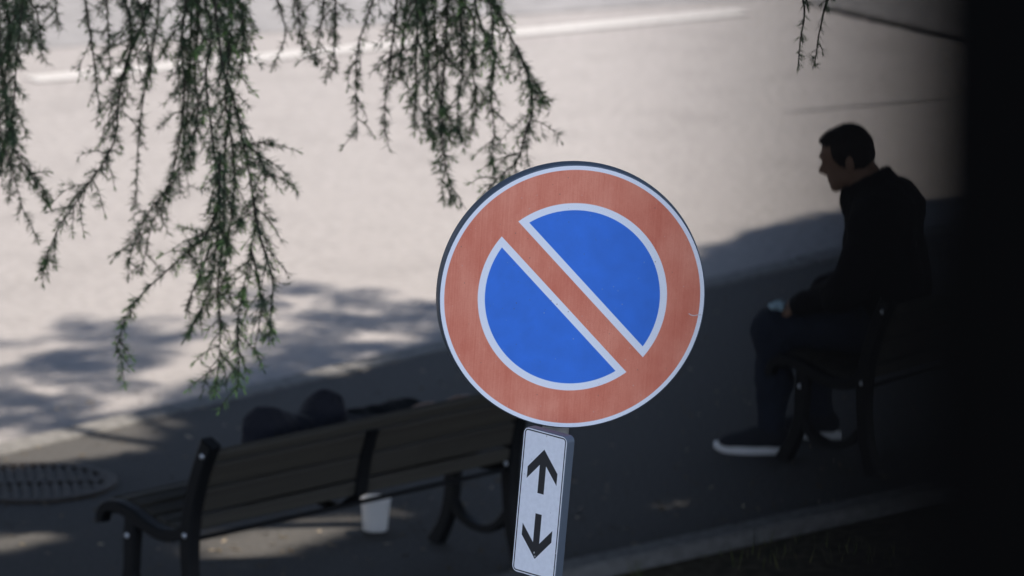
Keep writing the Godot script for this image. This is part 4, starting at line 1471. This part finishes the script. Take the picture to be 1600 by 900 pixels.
func lying_person() -> void:
	var b := bench_one
	var t := thing("person", b.position, "person in dark clothes lying on the bench, only raised knees showing", "person", "", b.rotation.y)
	# bench axes: x along the bench, z to its back; head towards the far end, on the back
	var z := -0.19
	var hip := [Vector3(0.92, 0.452, z - 0.14), Vector3(0.90, 0.452, z + 0.0)]
	var knee := [Vector3(0.752, 0.604, z + 0.03), Vector3(0.445, 0.604, z + 0.07)]
	var ankle := [Vector3(0.665, 0.44, z - 0.05), Vector3(0.365, 0.44, z + 0.06)]
	var sho := [Vector3(1.28, 0.455, z - 0.16), Vector3(1.28, 0.455, z + 0.12)]
	var elb := [Vector3(1.08, 0.45, z - 0.20), Vector3(1.09, 0.45, z + 0.13)]
	var wri := [Vector3(1.00, 0.480, z - 0.13), Vector3(1.0, 0.480, z - 0.03)]
	var body := st_new()
	var hd := Field.new()
	hd.k = 0.022
	var hc := Vector3(1.45, 0.452, z)
	hd.ball(hc, Vector3(0.095, 0.094, 0.076))
	hd.ball(hc + Vector3(-0.055, 0.03, 0), Vector3(0.085, 0.06, 0.06))
	hd.cap(hc + Vector3(-0.075, 0.075, 0), hc + Vector3(-0.045, 0.092, 0), 0.010, 0.007)
	hd.cap(hc + Vector3(-0.125, 0.055, -0.01), hc + Vector3(-0.125, 0.055, 0.01), 0.02, 0.02)
	for s in [-1.0, 1.0]:
		hd.ball(hc + Vector3(-0.02, 0.0, 0.08 * s), Vector3(0.03, 0.017, 0.01))
		hd.hollow.append(hc + Vector3(-0.02, 0.105, 0.033 * s))
		hd.hollow_r.append(0.018)
	hd.cap(hc + Vector3(-0.06, -0.02, 0), hc + Vector3(-0.17, -0.015, 0), 0.052, 0.058)
	var c0 := nets(hd, hc + Vector3(-0.26, -0.12, -0.11), hc + Vector3(0.12, 0.14, 0.11), 0.008, body, 0)
	for s in 2:
		var hn := Field.new()
		hn.k = 0.010
		var sg := 1.0 if s == 0 else -1.0
		hand(hn, wri[s], Vector3(-0.3, 0.05, sg * 0.95).normalized(), Vector3(-0.05, -1, 0).normalized(), Vector3(0.95, 0.1, sg * 0.3).normalized(), 0.35)
		c0 = nets(hn, wri[s] + Vector3(-0.18, -0.14, -0.22), wri[s] + Vector3(0.14, 0.10, 0.22), 0.007, body, c0)
	var fr := Field.new()
	fr.k = 0.06
	fr.cap(Vector3(0.97, 0.452, z - 0.04), Vector3(1.27, 0.455, z), 0.075, 0.08)
	fr.cap(Vector3(1.27, 0.475, z), hc + Vector3(-0.12, -0.015, 0), 0.06, 0.05)
	for s in 2:
		fr.cap(sho[s], elb[s], 0.045, 0.036)
		fr.cap(elb[s], wri[s], 0.036, 0.024)
		fr.cap(hip[s], knee[s], 0.065, 0.05)
		fr.cap(knee[s], ankle[s], 0.045, 0.034)
	nets(fr, Vector3(0.18, 0.36, z - 0.34), Vector3(1.46, 0.78, z + 0.30), 0.018, body, c0)
	part("body", body.commit(), M.skin, t)
	var hf := Field.new()
	hf.k = 0.02
	hf.ball(hc + Vector3(0.012, -0.004, 0), Vector3(0.096, 0.097, 0.083))
	hf.cut(Vector3(-1.0, 0.35, 0), hc + Vector3(0.0, 0.03, 0))
	folds(hf, 0.004, 45.0)
	part("hair", skin(hf, hc + Vector3(-0.12, -0.13, -0.11), hc + Vector3(0.14, 0.13, 0.11), 0.009), M.hair, t)
	var jk := Field.new()
	jk.k = 0.05
	for s in [-1.0, 1.0]:
		jk.cap(Vector3(0.99, 0.452, z - 0.04 + 0.06 * s), Vector3(1.25, 0.455, z - 0.01 + 0.08 * s), 0.092, 0.096)
	for s in 2:
		jk.cap(sho[s], elb[s], 0.066, 0.052)
		jk.cap(elb[s], wri[s], 0.052, 0.038)
	jk.cut(Vector3.RIGHT, hc + Vector3(-0.12, 0, 0))
	folds(jk, 0.01)
	part("jacket", skin(jk, Vector3(0.80, 0.34, z - 0.34), Vector3(1.44, 0.72, z + 0.30), 0.014), M.jacket, t)
	var jn := Field.new()
	jn.k = 0.05
	jn.cap(Vector3(0.96, 0.45, z - 0.12), Vector3(0.96, 0.45, z - 0.0), 0.09, 0.09)
	for s in 2:
		jn.cap(hip[s], knee[s], 0.078, 0.060)
		jn.cap(knee[s], ankle[s], 0.060, 0.048)
	folds(jn, 0.012, 12.0)
	part("trousers", skin(jn, Vector3(0.18, 0.36, z - 0.28), Vector3(1.12, 0.76, z + 0.28), 0.012), cloth("dark_trousers", col(0.020, 0.021, 0.028)), t)
	# shoes resting on the seat
	for s in 2:
		var g := Node3D.new()
		g.name = "footwear"
		t.add_child(g, true)
		g.position = Vector3(ankle[s].x, 0.388, ankle[s].z)
		g.rotation.y = PI
		shoe(g, Vector3(0.0, 0.06, 0.0), Vector3(1, 0, 0), M.shoe_dark, M.rubber)

# ---------------------------------------------------------------- grate, cup
func small_things() -> void:
	var c := ground_at(48, 757)
	var t := thing("drain_grate", c, "round iron drain grate with slots set in the pavement", "drain grate")
	M.rust = mat("worn_cast_iron", col(0.9, 0.9, 0.9), 0.7, 0.4, 0.2)
	M.rust.albedo_texture = noise_tex(256, 0.04, 51, [[0.0, col(0.022, 0.018, 0.015)], [0.6, col(0.045, 0.038, 0.032)], [1.0, col(0.085, 0.066, 0.05)]], 5)
	M.rust.uv1_triplanar = true
	M.rust.uv1_scale = Vector3(3, 3, 3)
	var st := st_new()
	lathe(st, [Vector2(0.31, 0.0), Vector2(0.31, 0.012), Vector2(0.305, 0.015), Vector2(0.275, 0.015), Vector2(0.27, 0.012), Vector2(0.27, 0.003), Vector2(0.0, 0.003)], 48, false)
	part("ring", done(st), M.rust, t)
	st = st_new()
	chamfer_box(st, Vector3(0, 0.009, 0), Vector3(0.272, 0, 0), Vector3(0, 0.0045, 0), Vector3(0, 0, 0.016), 0.002)
	part("crossbar", done(st), M.rust, t)
	for i in range(-7, 8):
		for s in [-1.0, 1.0]:
			var x := i * 0.0365 + (0.012 if s > 0 else 0.0)
			var l := sqrt(maxf(0.272 * 0.272 - x * x, 0.0)) - 0.016
			if l < 0.03:
				continue
			st = st_new()
			chamfer_box(st, Vector3(x, 0.008, s * (0.016 + l * 0.5)), Vector3(0.0085, 0, 0), Vector3(0, 0.0045, 0), Vector3(0, 0, l * 0.5 + 0.001), 0.002)
			part("bar", done(st), M.rust, t)
	t.rotation.y = 0.12
	# a white plastic cup standing past the bench
	var cup := thing("plastic_cup", ground_at(586, 829), "white plastic cup standing on the ground beyond the bench", "cup")
	var cm := mat("white_plastic", col(0.60, 0.60, 0.60), 0.45, 0.5)
	cm.backlight_enabled = true
	cm.backlight = Color(0.85, 0.85, 0.85)
	st = st_new()
	lathe(st, [Vector2(0.0, 0.002), Vector2(0.040, 0.002), Vector2(0.043, 0.006), Vector2(0.051, 0.112), Vector2(0.0525, 0.114), Vector2(0.0525, 0.117), Vector2(0.0505, 0.117), Vector2(0.0495, 0.112), Vector2(0.0415, 0.008), Vector2(0.0, 0.008)], 40, false)
	part("cup_wall", done(st), cm, cup)
	cup.rotation.z = -0.03

# ---------------------------------------------------------------- a post standing in for an unidentified dark shape by the lens
func near_post() -> void:
	var d := 0.483
	var edge := deep_at(1196, 450, d)
	var r := 0.055
	var t := thing("stand_in_post", Vector3(edge.x + r, -0.02, edge.z), "black post standing in for an unidentified dark shape close to the lens, a blurred dark band at right", "post")
	var m := mat("matt_black", col(0.0026, 0.0025, 0.0024), 1.0, 0.0)
	var st := st_new()
	lathe(st, [Vector2(0.0, 0.0), Vector2(0.11, 0.0), Vector2(0.11, 0.04), Vector2(0.075, 0.10), Vector2(r, 0.30), Vector2(r, 6.6), Vector2(0.0, 6.6)], 40, false)
	part("shaft", done(st), m, t)
	st = st_new()
	lathe(st, [Vector2(0.0, 6.602), Vector2(0.075, 6.602), Vector2(0.075, 6.64), Vector2(0.05, 6.68), Vector2(0.0, 6.70)], 40, false)
	part("cap", done(st), m, t)
